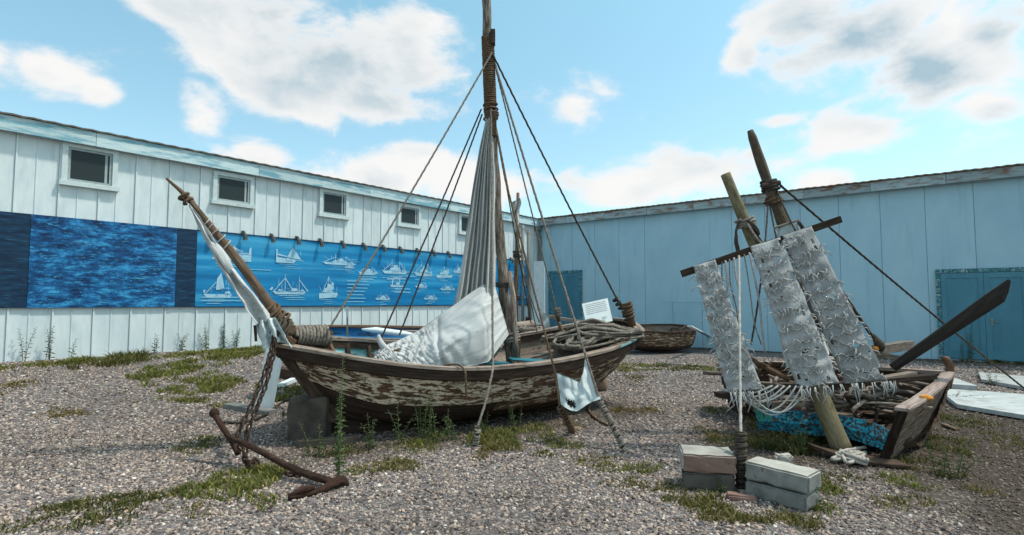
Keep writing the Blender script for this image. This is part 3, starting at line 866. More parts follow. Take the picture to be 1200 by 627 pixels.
SH = {
    'ferry': [[(-.5, .05), (.5, 0), (.5, .42), (-.42, .42)], [(-.40, .46), (.42, .46), (.42, .52), (-.40, .52)], [(-.40, .58), (.30, .58), (.05, .85), (-.12, .95), (-.28, .80)], [(-.5, .42), (-.5, .82), (-.44, .60), (-.42, .42)], [(.42, .42), (.5, .42), (.5, .9), (.45, .80)], [(-.2, .5), (-.18, .5), (-.18, .6), (-.2, .6)], [(.1, .5), (.12, .5), (.12, .6), (.1, .6)]],
    'sail': [[(-.5, 0), (.15, 0), (.25, .22), (-.1, .30), (-.2, .28), (-.5, .36)], [(-.5, .36), (-.45, .36), (-.45, .80), (-.5, .82)], [(-.12, .34), (.42, .25), (.10, 1.0)], [(-.46, .45), (-.1, .36), (-.1, .42), (-.46, .55)], [(.2, .2), (.5, .16), (.5, .19), (.2, .24)]],
    'sloop': [[(-.5, .14), (.5, .14), (.42, 0), (-.36, 0)], [(-.46, .14), (-.08, .62), (-.05, .62), (-.42, .14)], [(-.08, .30), (.14, .34), (.10, 1.0), (-.05, .75)], [(.13, .36), (.22, .34), (.12, .90)], [(-.5, .18), (-.47, .18), (-.42, .30), (-.5, .30)], [(.22, .16), (.46, .16), (.40, .26), (.24, .24)]],
    'masts': [[(-.42, .14), (.45, .14), (.36, 0), (-.34, 0)], [(-.12, .14), (-.10, .14), (-.11, 1.0), (-.12, 1.0)], [(.24, .14), (.26, .14), (.25, .9), (.24, .9)], [(-.40, .16), (-.12, .80), (-.125, .74), (-.36, .16)], [(-.10, .80), (.1, .18), (.08, .18), (-.105, .74)], [(.25, .75), (.5, .16), (.47, .16), (.25, .7)], [(.03, .16), (.22, .16), (.20, .30), (.07, .32)], [(-.5, .22), (-.46, .18), (-.40, .30), (-.44, .36)], [(-.3, .16), (-.16, .16), (-.18, .24), (-.28, .24)], [(.28, .16), (.40, .16), (.36, .24), (.30, .24)]],
    'tug': [[(-.5, 0), (.42, .06), (.5, .26), (.2, .28), (-.5, .24)], [(-.32, .28), (.22, .28), (.18, .48), (-.26, .48)], [(-.12, .48), (.16, .48), (.12, .66), (-.06, .66)], [(.14, .42), (.26, .42), (.24, .74), (.15, .74)], [(-.04, .66), (-.02, .66), (-.01, 1.0), (-.04, 1.0)], [(-.03, .98), (.3, .46), (.28, .46), (-.03, .94)], [(-.03, .98), (-.34, .28), (-.32, .28), (-.03, .92)]],
    'ship': [[(-.5, .20), (.5, .16), (.40, 0), (-.40, 0)], [(-.22, .20), (.24, .20), (.18, .40), (-.16, .40)], [(-.08, .40), (.12, .40), (.08, .58), (-.04, .58)], [(-.13, .40), (-.115, .40), (-.115, .95), (-.13, .95)], [(.17, .38), (.185, .38), (.185, .82), (.17, .82)], [(-.46, .20), (-.13, .70), (-.13, .66), (-.42, .20)], [(.18, .78), (.44, .18), (.42, .18), (.18, .72)], [(.26, .18), (.42, .18), (.40, .28), (.28, .28)]],
    'crane': [[(-.36, .20), (.40, .16), (.30, 0), (-.28, 0)], [(-.25, .20), (-.20, .20), (-.16, .72), (-.22, .72)], [(.10, .20), (.15, .20), (.20, .80), (.14, .80)], [(-.5, .66), (.5, .74), (.5, .82), (-.5, .74)], [(-.05, .20), (.12, .20), (.10, .42), (-.02, .42)], [(-.2, .8), (.3, .9), (.3, .95), (-.2, .86)]]}
ships = [(270, 296, 46, 20, 'ferry'), (338, 299, 32, 19, 'sail'), (396, 304, 40, 13, 'ship'), (408, 311, 12, 7, 'ship'), (430, 316, 24, 10, 'ship'), (461, 312, 30, 18, 'ship'), (254, 334, 34, 30, 'sloop'),
         (337, 333, 46, 24, 'masts'), (383.5, 337, 22, 26, 'tug'), (463, 330, 22, 13, 'crane'), (447, 347, 18, 9, 'ship'), (495, 314, 22, 19, 'ship'), (519.5, 319, 19, 14, 'tug'),
         (492, 333, 15, 8, 'ship'), (523, 336, 18, 8, 'ship'), (503, 347, 17, 8, 'ship'), (536, 314, 13, 12, 'ship'), (541, 341, 14, 9, 'ship'), (555, 318, 13, 12, 'tug'), (558, 341, 13, 9, 'ship'), (597, 320, 12, 9, 'ship'), (600, 347, 15, 6, 'ferry'), (613, 331, 9, 8, 'ship'), (614, 346, 9, 7, 'ship')]
JR = random.Random(3)
for (cx, cy, w, h, kind) in ships:
    sA, sB_ = LWp(cx - w / 2, cy)[0], LWp(cx + w / 2, cy)[0]
    zb, zt = LWp(cx, cy + h / 2)[1], LWp(cx, cy - h / 2)[1]
    mb = MB(); lay = 0
    for poly in SH[kind]:
        lay += 1
        pts = [BFR @ V(((sA + sB_) / 2 + x * (sB_ - sA), -.0575 - .0012 * lay, zb + (zt - zb) * y)) for x, y in poly]
        mb.add(pts, [tuple(range(len(pts)))], 0, [(x * 2 + cx * .1, y) for x, y in poly])
    W_, Z_ = (sB_ - sA), (zt - zb)
    for k in range(14):                      # fine pen strokes: rails, stays, derricks
        x0, y0 = JR.uniform(-.42, .42), JR.uniform(.12, .55); ang = JR.choice((0, 0, 1.57, 1.57, .9, 2.2)); ln = JR.uniform(.08, .30)
        x1, y1 = x0 + ln * math.cos(ang) * .8, min(1.0, y0 + ln * math.sin(ang) * 1.3); tk = .006
        q4 = [(x0, y0), (x1, y1), (x1 + tk / W_ * abs(math.sin(ang)), y1 + tk / Z_ * abs(math.cos(ang))), (x0 + tk / W_ * abs(math.sin(ang)), y0 + tk / Z_ * abs(math.cos(ang)))]
        mb.add([BFR @ V(((sA + sB_) / 2 + x * W_, -.0700 - .0004 * k, zb + Z_ * y)) for x, y in q4], [(0, 1, 2, 3)], 0, [(x * 2, y) for x, y in q4])
    for k in range(9):                       # blue gaps: ports, deck lines of the hull
        x0, y0 = JR.uniform(-.36, .30), JR.choice((.06, .10, .15, .22, .30, .36)); w_, h_ = JR.choice(((.03, .035), (.03, .035), (.22, .014), (.14, .018)))
        q4 = [(x0, y0), (x0 + w_, y0), (x0 + w_, y0 + h_), (x0, y0 + h_)]
        mb.add([BFR @ V(((sA + sB_) / 2 + x * W_, -.0770 - .0003 * k, zb + Z_ * y)) for x, y in q4], [(0, 1, 2, 3)], 1, [(x * 2, y) for x, y in q4])
    part('ship_drawing', mb, [MT['print'], MT['banner']], banner)
    # water strokes and a caption beneath
    mb = MB()
    for k in range(3):
        ww = (sB_ - sA) * JR.uniform(.35, .9); xc = (sA + sB_) / 2 + JR.uniform(-.2, .2) * (sB_ - sA); zz = zb - (.035 + .045 * k); th = JR.uniform(.008, .018)
        mb.add([BFR @ V((xc - ww / 2, -.0575, zz)), BFR @ V((xc + ww / 2, -.0575, zz)), BFR @ V((xc + ww * .3, -.0575, zz + th)), BFR @ V((xc - ww * .35, -.0575, zz + th))], [(0, 1, 2, 3)], 0)
    part('water_stroke', mb, MT['streak'], banner)
for (cx, cy, w, n, tallpx) in ((418, 342, 28, 7, 24), (297, 318, 40, 1, 3), (268, 351, 70, 2, 4), (480, 322, 14, 2, 5), (430, 325, 24, 3, 6), (470, 341, 20, 2, 4)):
    sA, sB_ = LWp(cx - w / 2, cy)[0], LWp(cx + w / 2, cy)[0]
    zt, zb = LWp(cx, cy - tallpx / 2)[1], LWp(cx, cy + tallpx / 2)[1]
    mb = MB()
    for k in range(n):
        zz = zt + (zb - zt) * (k / max(1, n - 1)); a = sA; b = sB_ - JR.uniform(0, .25) * (sB_ - sA) * (n > 2); th = .022
        mb.add([BFR @ V((a, -.0575, zz)), BFR @ V((b, -.0575, zz)), BFR @ V((b - .05, -.0575, zz + th)), BFR @ V((a + .05, -.0575, zz + th))], [(0, 1, 2, 3)], 0)
    part('caption_line', mb, MT['streak'], banner)

lamp_px = [247, 283, 316, 346, 373, 399, 424, 447, 467, 487, 505.5, 523.5, 597]
ORD = ['first', 'second', 'third', 'fourth', 'fifth', 'sixth', 'seventh', 'eighth', 'ninth', 'tenth', 'eleventh', 'twelfth', 'thirteenth']
for k, px in enumerate(lamp_px):
    s = LWp(px, 290)[0]
    zt = BZT
    base = BFR @ V((s, -.06, zt))
    t = thing('spotlight', '%s clip spotlight from the left along the ship banner top' % ORD[k], 'spotlight', base, 'clip spotlights along the ship banner', xdir=LDIR)
    mb = MB(); mb.box(-.03, .03, .0, .03, -.03, .08); mb.tube([(0, -.005, .04), (0, -.06, .05), (0, -.085, .0)], .012, 6)
    part('clamp', mb, MT['lamp'], t, local=True)
    mb = MB(); mb.tube([(0, -.085, .01), (0, -.092, -.03), (0, -.10, -.13)], [.03, .045, .05], 10)
    h = part('lamp_head', mb, MT['lamp'], t, smooth=False, local=True)
    mb = MB(); mb.tube([(0, -.0985, -.118), (0, -.1015, -.136)], [.040, .043], 10); part('lens', mb, MT['frame_white'], h, local=True)


# ================================================================== BOATS
def perp_out(pts, sign):
    out = []
    for i in range(len(pts)):
        t = pts[min(i + 1, len(pts) - 1)] - pts[max(i - 1, 0)]
        n = V((t.y, -t.x, 0)) * sign
        out.append(n.normalized() if n.length > 1e-6 else V((0, -1, 0)))
    return out


class Hull:
    """hull between two gunwale curves and a keel curve, all running bow to stern"""

    def __init__(s, near, far, keel, n=48, vee0=.32, vee1=.25, full=.85):
        s.n = n
        s.N = cr(near, n); s.F = cr(far, n); s.K = cr(keel, n)
        s.vee0, s.vee1, s.full = vee0, vee1, full

    def pt(s, side, i, v):
        g = (s.N if side > 0 else s.F)[i]; k = s.K[i]; t = i / (s.n - 1)
        b = s.full * sst(0, s.vee0, t) * (0.45 + 0.55 * sst(1, 1 - s.vee1, t))
        a = v * math.pi / 2
        hx = (1 - v) * (1 - b) + (max(0, math.cos(a)) ** .8) * b
        vz = (1 - v) * (1 - b) + (1 - math.sin(a)) * b
        return V((k.x + (g.x - k.x) * hx, k.y + (g.y - k.y) * hx, k.z + (g.z - k.z) * vz))

    def nrm(s, side, i, v):
        i0, i1 = max(0, i - 1), min(s.n - 1, i + 1); v0, v1 = max(0, v - .04), min(1, v + .04)
        a = s.pt(side, i1, v) - s.pt(side, i0, v); b = s.pt(side, i, v1) - s.pt(side, i, v0)
        n = a.cross(b)
        # towards the outside
        mid = (s.N[i] + s.F[i]) / 2
        outd = (s.N if side > 0 else s.F)[i] - mid
        if outd.length < .03:
            outd = (s.N if side > 0 else s.F)[max(2, min(s.n - 3, i))] - (s.N[max(2, min(s.n - 3, i))] + s.F[max(2, min(s.n - 3, i))]) / 2
        outd = outd.normalized() + V((0, 0, -.35 * v))
        if n.length < 1e-9: return outd.normalized()
        n.normalize()
        return n if n.dot(outd) > 0 else -n

    def strake(s, side, v0, v1, th=.022, lap=.013, jit=.006, seed=0, i0=0, i1=None, inner=lambda t: 1):
        """one plank: closed board from edge v0 to edge v1; material 0 outside, inner(t) inside"""
        i1 = s.n - 1 if i1 is None else i1
        mb = MB(); rows, uvs, L = [], [], 0
        m = 4
        for i in range(i0, i1 + 1):
            if i > i0: L += (s.pt(side, i, v0) - s.pt(side, i - 1, v0)).length
            row, uv = [], []
            for k in range(m + 1):
                v = v0 + (v1 - v0) * k / m
                p = s.pt(side, i, v); n = s.nrm(side, i, v)
                off = lap * k / m + jit * noise.noise(V((L * 1.7, v * 9, seed)))
                row.append(p + n * off); uv.append((L, v * .9 + seed))
            for k in range(m, -1, -1):
                v = v0 + (v1 - v0) * k / m
                p = s.pt(side, i, v); n = s.nrm(side, i, v)
                row.append(p + n * (lap * k / m - th)); uv.append((L, v * .9 + seed))
            rows.append(row); uvs.append(uv)
        nn = 2 * (m + 1)
        mb.grid(rows, 0, uvs, closed=True, mif=lambda i, j: 0 if (j < m or j == m) else inner((i0 + i) / (s.n - 1)))
        mb.f.append(tuple(range(nn))); mb.m.append(0)
        mb.f.append(tuple(reversed(range(len(mb.v) - nn, len(mb.v))))); mb.m.append(0)
        return mb

    def rail(s, side, prof, i0=0, i1=None, lift=0):
        i1 = s.n if i1 is None else i1
        pts = (s.N if side > 0 else s.F)[i0:i1]
        outs = []
        for i in range(i0, i0 + len(pts)):
            t = (s.N if side > 0 else s.F)
            tt = t[min(i + 1, s.n - 1)] - t[max(i - 1, 0)]
            o = V((tt.y, -tt.x, 0)).normalized()
            outs.append(o * (1 if side > 0 else -1))
        return MB().sweep([p + V((0, 0, lift)) for p in pts], outs, prof)


def bounds_base(pts):
    c = V((sum(p.x for p in pts) / len(pts), sum(p.y for p in pts) / len(pts), 0)); c.z = gz(c.x, c.y)
    return c


# ---------------------------------------------------------------- the big boat
NEAR = [P(*a) for a in ((328, 406, 5.74), (362, 412, 5.64), (400, 418.5, 5.62), (440, 425, 5.68), (490, 431, 5.82), (545, 434, 6.0), (600, 431, 6.25), (650, 425, 6.6), (690, 417, 6.98), (720, 408.5, 7.32), (742, 398, 7.65), (751, 388, 7.97))]
FAR = [P(*a) for a in ((328, 405, 5.76), (348, 400, 6.15), (383, 398.5, 6.6), (420, 400, 6.95), (460, 402.5, 7.2), (510, 403.5, 7.5), (560, 401, 7.75), (620, 392, 8.05), (670, 382, 8.3), (710, 375.5, 8.4), (738, 378, 8.3), (751, 388, 7.99))]
KEEL = [P(*a) for a in ((394, 492, 5.98), (410, 494, 6.08), (440, 495, 6.2), (480, 495, 6.38), (520, 492, 6.6), (560, 488, 6.82), (600, 482, 7.08), (635, 475, 7.35), (665, 463, 7.62), (690, 447, 7.8))]
H = Hull(NEAR, FAR, KEEL)
boat = thing('wooden_sailing_boat', 'big wooden fishing boat with peeling white paint, tall mast and heaped canvas', 'boat', bounds_base(KEEL))
nst = 7
for side in (1, -1):
    for j in range(nst):
        v0, v1 = j / nst, (j + 1) / nst
        inner = (lambda t: 1 if t < .52 else 2)
        outer = MT['hull'] if j < 3 else MT['hull_low']  # dark bottom paint carried higher, taking in painted underside shade
        mid = H.n * 6 // 10 + (j % 3) * 3 - 3
        part('hull_plank', H.strake(side, v0, v1, seed=j + (9 if side < 0 else 0), i0=0, i1=mid, inner=inner), [outer, MT['turq'], MT['cap']], boat, smooth=False)
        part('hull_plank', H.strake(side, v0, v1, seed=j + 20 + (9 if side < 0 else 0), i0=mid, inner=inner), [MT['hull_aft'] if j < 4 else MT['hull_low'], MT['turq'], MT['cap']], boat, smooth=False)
    part('gunwale_cap', H.rail(side, [(-.075, .0), (.055, .0), (.055, .030), (.02, .038), (-.075, .034)]), MT['cap'], boat)
    part('rub_rail', H.rail(side, [(.004, -.118), (.040, -.105), (.046, -.02), (.046, -.002), (.004, -.002)]), MT['rub'], boat)
    part('inner_rail', H.rail(side, [(-.062, -.085), (-.026, -.085), (-.026, -.002), (-.062, -.002)], 2, H.n - 2), MT['wood_dark'], boat)
# green-white stripe on the stern quarter
part('painted_stripe', H.rail(1, [(.050, .002), (.0585, .002), (.0585, .030), (.050, .030)], 39, 47), MT['turq'], boat)
# stem and keel timber
st_top = P(316, 376, 5.70)
mb = MB()
stem_line = [st_top, P(326, 402, 5.73)] + [H.pt(1, 0, v) for v in (.2, .4, .6, .8, 1.0)]
fwd = V((-.868, -.498, 0))
rows = []
for k, p in enumerate(stem_line):
    w = .055
    sd = V((.498, -.868, 0)) * w
    f0, f1 = fwd * .07 + V((0, 0, -.02)), fwd * -.09
    rows.append([p + f0 - sd * .6, p + f0 + sd * .6, p + f1 + sd, p + f1 - sd])
mb.grid(rows, 0, [[(k * .2, j * .07) for j in range(4)] for k in range(len(rows))], closed=True)
mb.f.append((0, 1, 2, 3)); mb.m.append(0)
part('stem_post', mb, MT['wood_dark'], boat)
mb = MB(); sd = [V((.498, -.868, 0))] * H.n
mb.sweep(H.K, sd, [(-.04, -.10), (.04, -.10), (.045, .02), (-.045, .02)]); part('keel', mb, MT['hull_low'], boat)
# ribs on the inside
for side in (1, -1):
    for i in range(5, H.n - 4, 3):
        pts = [H.pt(side, i, v) - H.nrm(side, i, v) * .038 for v in np.linspace(.02, .92, 9)]
        mb = MB()
        ax = (H.K[i + 1] - H.K[i - 1]).normalized() * .02
        rows = [[p - ax - H.nrm(side, i, v) * .018, p + ax - H.nrm(side, i, v) * .018, p + ax + H.nrm(side, i, v) * .018, p - ax + H.nrm(side, i, v) * .018] for p, v in zip(pts, np.linspace(.02, .92, 9))]
        mb.grid(rows, 0, [[(k * .1, j * .04) for j in range(4)] for k in range(9)], closed=True)
        part('rib', mb, MT['wood_dark'] if i % 2 else MT['wood_brown'], boat)


def inside(i, f, z):
    """point in the hull at station i, f from near (0) to far (1) at height fraction z below the gunwales"""
    a = H.pt(1, i, z) - H.nrm(1, i, z) * .03; b = H.pt(-1, i, z) - H.nrm(-1, i, z) * .03
    return a.lerp(b, f)


# floor boards
for q in range(6):
    mb = MB(); rows = []
    for i in range(6, H.n - 6):
        a, b = inside(i, q / 6 + .006, .52), inside(i, (q + 1) / 6 - .006, .52)
        dz = V((0, 0, .02))
        rows.append([a, b, b + dz, a + dz])
    mb.grid(rows, 0, [[(k * .1, (q + j * .1)) for j in range(4)] for k in range(len(rows))], closed=True)
    part('floor_board', mb, MT['turq'] if q in (3, 4) else MT['wood_grey'], boat)
# thwarts and side decks
for i, wd, m in ((9, .20, 'wood_grey'), (16, .18, 'turq'), (27, .22, 'wood_grey'), (33, .20, 'wood_grey')):
    a, b = inside(i, 0, .16), inside(i, 1, .16)
    mb = MB(); mb.beam(a, b, wd, .04); part('thwart', mb, MT[m], boat)
# sloping pale deck boards aft of the mast
for q in range(5):
    f0, f1 = .08 + q * .17, .08 + (q + 1) * .17 - .012
    mb = MB(); rows = []
    for i in range(29, 45):
        t = (i - 29) / 15
        zf = .22 - .10 * t
        a, b = inside(i, f0, zf), inside(i, f1, zf); dz = V((0, 0, .022)); e = V((0, 0, .012 * noise.noise(V((q * 3.1, t * 2, 1)))))
        rows.append([a + e, b + e, b + dz + e, a + dz + e])
    mb.grid(rows, 0, [[(k * .12, q + j * .1) for j in range(4)] for k in range(len(rows))], closed=True)
    mb.f.append((0, 1, 2, 3)); mb.m.append(0)
    part('deck_board', mb, MT['cap'] if q % 2 else MT['wood_grey'], boat)
# teal board lying just inside the near gunwale
mb = MB(); mb.beam(P(598, 421, 6.62), P(646, 424, 6.72), .30, .02); mb.beam(P(540, 424, 6.35), P(600, 426, 6.62), .22, .02)
part('teal_board', mb, MT['teal_board'], boat)
# small foredeck and breasthook
mb = MB(); a, b, c = inside(1, .5, .02), inside(8, .0, .06), inside(8, 1, .06)
up = V((0, 0, .03)); mb.add([a, b, c, a + up, b + up, c + up], [(0, 2, 1), (3, 4, 5), (0, 1, 4, 3), (1, 2, 5, 4), (2, 0, 3, 5)])
part('foredeck', mb, MT['wood_dark'], boat)
# loose timbers about the stem head
for (a, b, w) in ((P(317, 378, 5.66), P(352, 392, 5.95), .09), (P(322, 388, 5.68), P(346, 402, 5.75), .07), (P(330, 376, 5.85), P(346, 390, 6.05), .06)):
    mb = MB(); mb.beam(a, b, w, w * .8); part('bow_timber', mb, MT['wood_brown'], boat)
# lengthwise bar carrying the rope roll
ra, rb_ = P(340, 394, 5.88), P(388, 393, 6.15)
mb = MB(); mb.tube([ra, ra.lerp(rb_, .5), rb_], .060, 10); part('roller', mb, MT['wood_dark'], boat, smooth=True)
pts = []
d = (rb_ - ra); dn = d.normalized(); s1 = dn.cross(V((0, 0, 1))).normalized(); s2 = s1.cross(dn)
turns = 10
for k in range(turns * 16 + 1):
    a = 2 * math.pi * k / 16; f = .10 + .82 * k / (turns * 16)
    rr = .078 + .030 * f + .008 * noise.noise(V((k * .09, 1, 2)))
    pts.append(ra + d * f + (s1 * math.cos(a) + s2 * math.sin(a)) * rr)
mb = MB(); mb.rope(pts, .019, step=.012, n=7)
mb.rope([ra + d * .1 + V((0, -.08, 0)), ra + V((-.05, -.12, -.05)), ra + V((-.16, -.06, -.07)), st_top + V((.02, -.08, -.10))], .018)
part('rope_roll', mb, MT['rope'], boat, smooth=True)
# knees hanging from the roller end
mb = MB(); mb.beam(P(384, 401, 6.12), P(391, 416, 6.1), .05, .05); part('bow_timber', mb, MT['wood_brown'], boat)

# mast
MASTD = 6.95
mast_px = [(601, 437), (598, 420), (594, 375), (589, 320), (584, 265), (580, 205), (576, 150), (573, 110), (571, 60), (570, 20), (568.5, -60), (568, -110)]
mpts = cr([P(x, y, MASTD) for x, y in mast_px], 60)
mr_ = [(.070 - .022 * (k / 59)) for k in range(60)]
mb = MB(); mb.tube(mpts, mr_, 14, knob=.38); part('mast', mb, MT['mast'], boat, smooth=True)
mb = MB()
mb.tube([P(597, 318, MASTD - .09), P(601, 350, MASTD - .10), P(603, 392, MASTD - .13), P(605, 424, MASTD - .16)], [.025, .038, .04, .036], 8, knob=.35, seed=3)
part('mast_splint', mb, MT['mast'], boat, smooth=True)


def wrap(parent, name, pts, r, R, turns, mat, jit=0.0, seed=0):
    """rope wound round the polyline pts (radius r there)"""
    n = turns * 14 + 1
    base = resample(pts, (sum((b - a).length for a, b in zip(pts, pts[1:]))) / (n - 1))
    base = base[:n]
    q = random.Random(seed); out = []
    t = (base[-1] - base[0]).normalized(); s1 = t.orthogonal().normalized(); s2 = t.cross(s1)
    for k, p in enumerate(base):
        a = 2 * math.pi * k / 14
        rr = (r + R * .8) * (1 + jit * noise.noise(V((k * .11, seed, 0))))
        out.append(p + (s1 * math.cos(a) + s2 * math.sin(a)) * rr + t * jit * .08 * noise.noise(V((k * .07, seed, 5))))
    mb = MB(); mb.tube(out, R, 6)
    return part(name, mb, MT[mat], parent, smooth=True)


wrap(boat, 'mast_lashing', [P(571.5, 44, MASTD), P(573, 80, MASTD), P(574.5, 120, MASTD)], .060, .013, 30, 'rope_brown', .05, 1)
wrap(boat, 'mast_lashing', [P(575, 121, MASTD), P(576.5, 141, MASTD)], .072, .012, 9, 'rope_brown', .45, 2)
wrap(boat, 'mast_lashing', [P(590, 331, MASTD), P(590.5, 336, MASTD)], .082, .010, 3, 'rope_dark', .1, 3)
wrap(boat, 'mast_lashing', [P(596, 388, MASTD - .05), P(597.5, 400, MASTD - .05)], .10, .013, 6, 'rope', .3, 4)
mb = MB(); mb.box(-.03, .03, -.05, .05, -.09, .09, M=Matrix.Translation(P(577.5, 44, MASTD - .04))); part('mast_block', mb, MT['wood_dark'], boat)
mb = MB(); mb.box(-.035, .035, -.05, .05, -.15, .15, M=Matrix.Translation(P(578.5, 146, MASTD - .06))); part('mast_block', mb, MT['rope_brown'], boat)

# bowsprit
b0, b1 = P(340, 392, 5.85), P(195, 209, 5.3)
bpts = cr([b0, P(312, 352, 5.68), P(282, 310, 5.58), P(240, 258, 5.42), P(218, 230, 5.36), b1], 40)
mb = MB(); mb.tube(bpts, [(.058 - .046 * (k / 39) ** 1.3) for k in range(40)], 10, knob=.18, seed=5); part('bowsprit', mb, MT['spar'], boat, smooth=True)
wrap(boat, 'bowsprit_lashing', [P(222, 238, 5.37), P(216, 229, 5.36)], .034, .012, 4, 'rope_brown', .5, 6)
wrap(boat, 'bowsprit_lashing', [P(268, 292, 5.53), P(240, 258, 5.43)], .055, .006, 5, 'rope_pale', .5, 7)
wrap(boat, 'bowsprit_lashing', [P(338, 389, 5.84), P(314, 358, 5.70)], .075, .016, 7, 'rope_brown', .55, 8)
wrap(boat, 'bowsprit_lashing', [P(318, 380, 5.68), P(330, 392, 5.76)], .10, .016, 5, 'rope_dark', .5, 9)

# stern post with its tangle of rope
sp0, sp1 = P(741, 383, 8.12), P(735, 355, 8.15)
mb = MB(); mb.tube([sp0, sp0.lerp(sp1, .5), sp1], [.06, .055, .045], 8, knob=.3); mb.tube([P(727, 361, 8.1), P(740, 358, 8.2)], .03, 7)
part('stern_post', mb, MT['wood_brown'], boat, smooth=True)
wrap(boat, 'stern_lashing', [P(738, 374, 8.13), P(733, 355, 8.15)], .065, .016, 6, 'rope_brown', .6, 10)

# standing rigging that ends on the boat
MT_A = P(576.5, 62, MASTD - .08)


def rig(name, pts, R, mat, label=None):
    R *= .8
    mb = MB(); mb.rope(pts, R, step=.02 if R < .014 else None, n=8)
    return part(name, mb, MT[mat], boat, smooth=True, label=label)


rig('stay_rope', sag(MT_A, P(387, 383, 6.0), .03), .0135, 'rope')
rig('stay_rope', sag(P(564, 128, MASTD), P(446, 398, 6.3), .02), .012, 'rope_dark')
rig('stay_rope', sag(P(565, 134, MASTD), P(468, 393, 6.6), .02), .012, 'rope_dark')
rig('stay_rope', sag(MT_A, P(728, 360, 8.15), .03), .0155, 'rope_dark')
rig('stay_rope', sag(P(577.5, 66, MASTD), P(652, 362, 7.9), .02), .012, 'rope')
rig('stay_rope', sag(P(580, 140, MASTD), P(622, 378, 8.0), .02), .010, 'rope_dark')
rig('stay_rope', sag(P(581, 146, MASTD), P(630, 392, 7.95), .03), .010, 'rope')
# deadeye lanyards
for (xa, ya, xb, yb, d) in ((651, 360, 655, 377, 7.88), (655, 377, 661, 397, 7.8)):
    mb = MB(); mb.tube([P(xa, ya, d), P((xa + xb) / 2, (ya + yb) / 2, d), P(xb, yb, d)], [.02, .035, .022], 8, knob=.25); part('deadeye', mb, MT['rope_brown'], boat, smooth=True)
wrap(boat, 'deadeye_lashing', [P(653, 362, 7.87), P(655, 370, 7.86)], .032, .010, 4, 'rope', .4, 12)
wrap(boat, 'stern_lashing', [P(728, 360, 8.12), P(720, 349, 8.1)], .025, .014, 5, 'rope_dark', .5, 13)
# rope draped over the near gunwale amidships
g1 = P(540, 431, 5.92)
mb = MB(); mb.rope(cr([P(520, 428, 6.05), P(533, 427, 5.97), g1 + V((0, -.02, .02)), P(545, 436, 5.85), P(546, 452, 5.86), P(546.5, 468, 5.9)], 30), .011); part('hanging_rope', mb, MT['rope_brown'], boat, smooth=True)
# thin white staff forward
mb = MB(); mb.tube([P(407, 395, 6.9), P(407, 360, 6.9)], .012, 6); part('staff', mb, MT['metal'], boat)
mb = MB(); mb.tube([P(407, 372, 6.9), P(407, 359, 6.9)], .0145, 6); part('staff_tip', mb, MT['frame_white'], boat)


# ---------------------------------------------------------------- cloths
def cloth_obj(name, rows, mat, label, cat, uvs=None, thick=.006, parent=None, drop=None, group=None):
    """double-skinned cloth from a grid of points"""
    nr, nc = len(rows), len(rows[0])
    mb = MB()
    nrm = []
    for i in range(nr):
        r = []
        for j in range(nc):
            a = rows[min(i + 1, nr - 1)][j] - rows[max(i - 1, 0)][j]; b = rows[i][min(j + 1, nc - 1)] - rows[i][max(j - 1, 0)]
            n = a.cross(b); r.append(n.normalized() if n.length > 1e-9 else V((0, 1, 0)))
        nrm.append(r)
    o = 0
    if uvs is None:
        uvs = []
        for i in range(nr):
            u = 0; r = []
            for j in range(nc):
                if j: u += (rows[i][j] - rows[i][j - 1]).length
                r.append((u, i * .05))
            uvs.append(r)
    mb.grid(rows, 0, uvs); f0 = len(mb.f)
    mb.grid([[p - n * thick for p, n in zip(r, m)] for r, m in zip(rows, nrm)], 0, uvs)
    k = nr * nc
    if drop:
        keep = [(f, m) for q, (f, m) in enumerate(zip(mb.f, mb.m)) if not drop((q % f0) // (nc - 1), (q % f0) % (nc - 1))]
        mb.f = [a for a, _ in keep]; mb.m = [b for _, b in keep]
    edge = [i * nc for i in range(nr)] + [(nr - 1) * nc + j for j in range(1, nc)] + [i * nc + nc - 1 for i in range(nr - 2, -1, -1)] + [j for j in range(nc - 2, 0, -1)]
    for a, b in zip(edge, edge[1:] + edge[:1]):
        mb.f.append((a, b, b + k, a + k)); mb.m.append(0)
    if parent is not None: return part(name, mb, MT[mat], parent, smooth=True)
    return single(name, mb, MT[mat], label, cat, group, smooth=True)


def lerp_poly(poly, t):
    x = t * (len(poly) - 1); i = min(int(x), len(poly) - 2); f = x - i
    return tuple(a + (b - a) * f for a, b in zip(poly[i], poly[i + 1]))


# tall grey sail hanging down the mast
LE = [(571, 132, 6.9), (562, 175, 6.88), (553, 230, 6.85), (544, 290, 6.8), (535, 345, 6.75), (526, 384, 6.7)]
RE = [(577, 132, 6.86), (579, 175, 6.84), (581, 230, 6.82), (581, 290, 6.80), (580, 345, 6.76), (576, 384, 6.7)]
rows = []
for i in range(61):
    t = i / 60; a = lerp_poly(LE, t); b = lerp_poly(RE, t); row = []
    for j in range(73):
        f = j / 72
        w = (b[0] - a[0]) / FPX * 6.8
        ph = f * 46 + 2.6 * noise.noise(V((f * 3, t * 2.2, 2)))
        fold = (.24 * w) * (.55 * math.sin(ph) + .45 * math.sin(ph * .43 + 1.3) + .5 * noise.noise(V((f * 7, t * 1.4, 9))))
        fold = max(-.11, min(.11, fold))
        x = a[0] + (b[0] - a[0]) * f + 1.2 * noise.noise(V((f * 6, t * 5, 4)))
        y = a[1] + (b[1] - a[1]) * f
        row.append(P(x, y, a[2] + (b[2] - a[2]) * f + fold))
    rows.append(row)
cloth_obj('hanging_sail', rows, 'sailcloth', 'tall pleated grey sail hanging down the big mast', 'sail', uvs=[[(j / 72 * 2.2, i / 60 * 2.5) for j in range(73)] for i in range(61)])

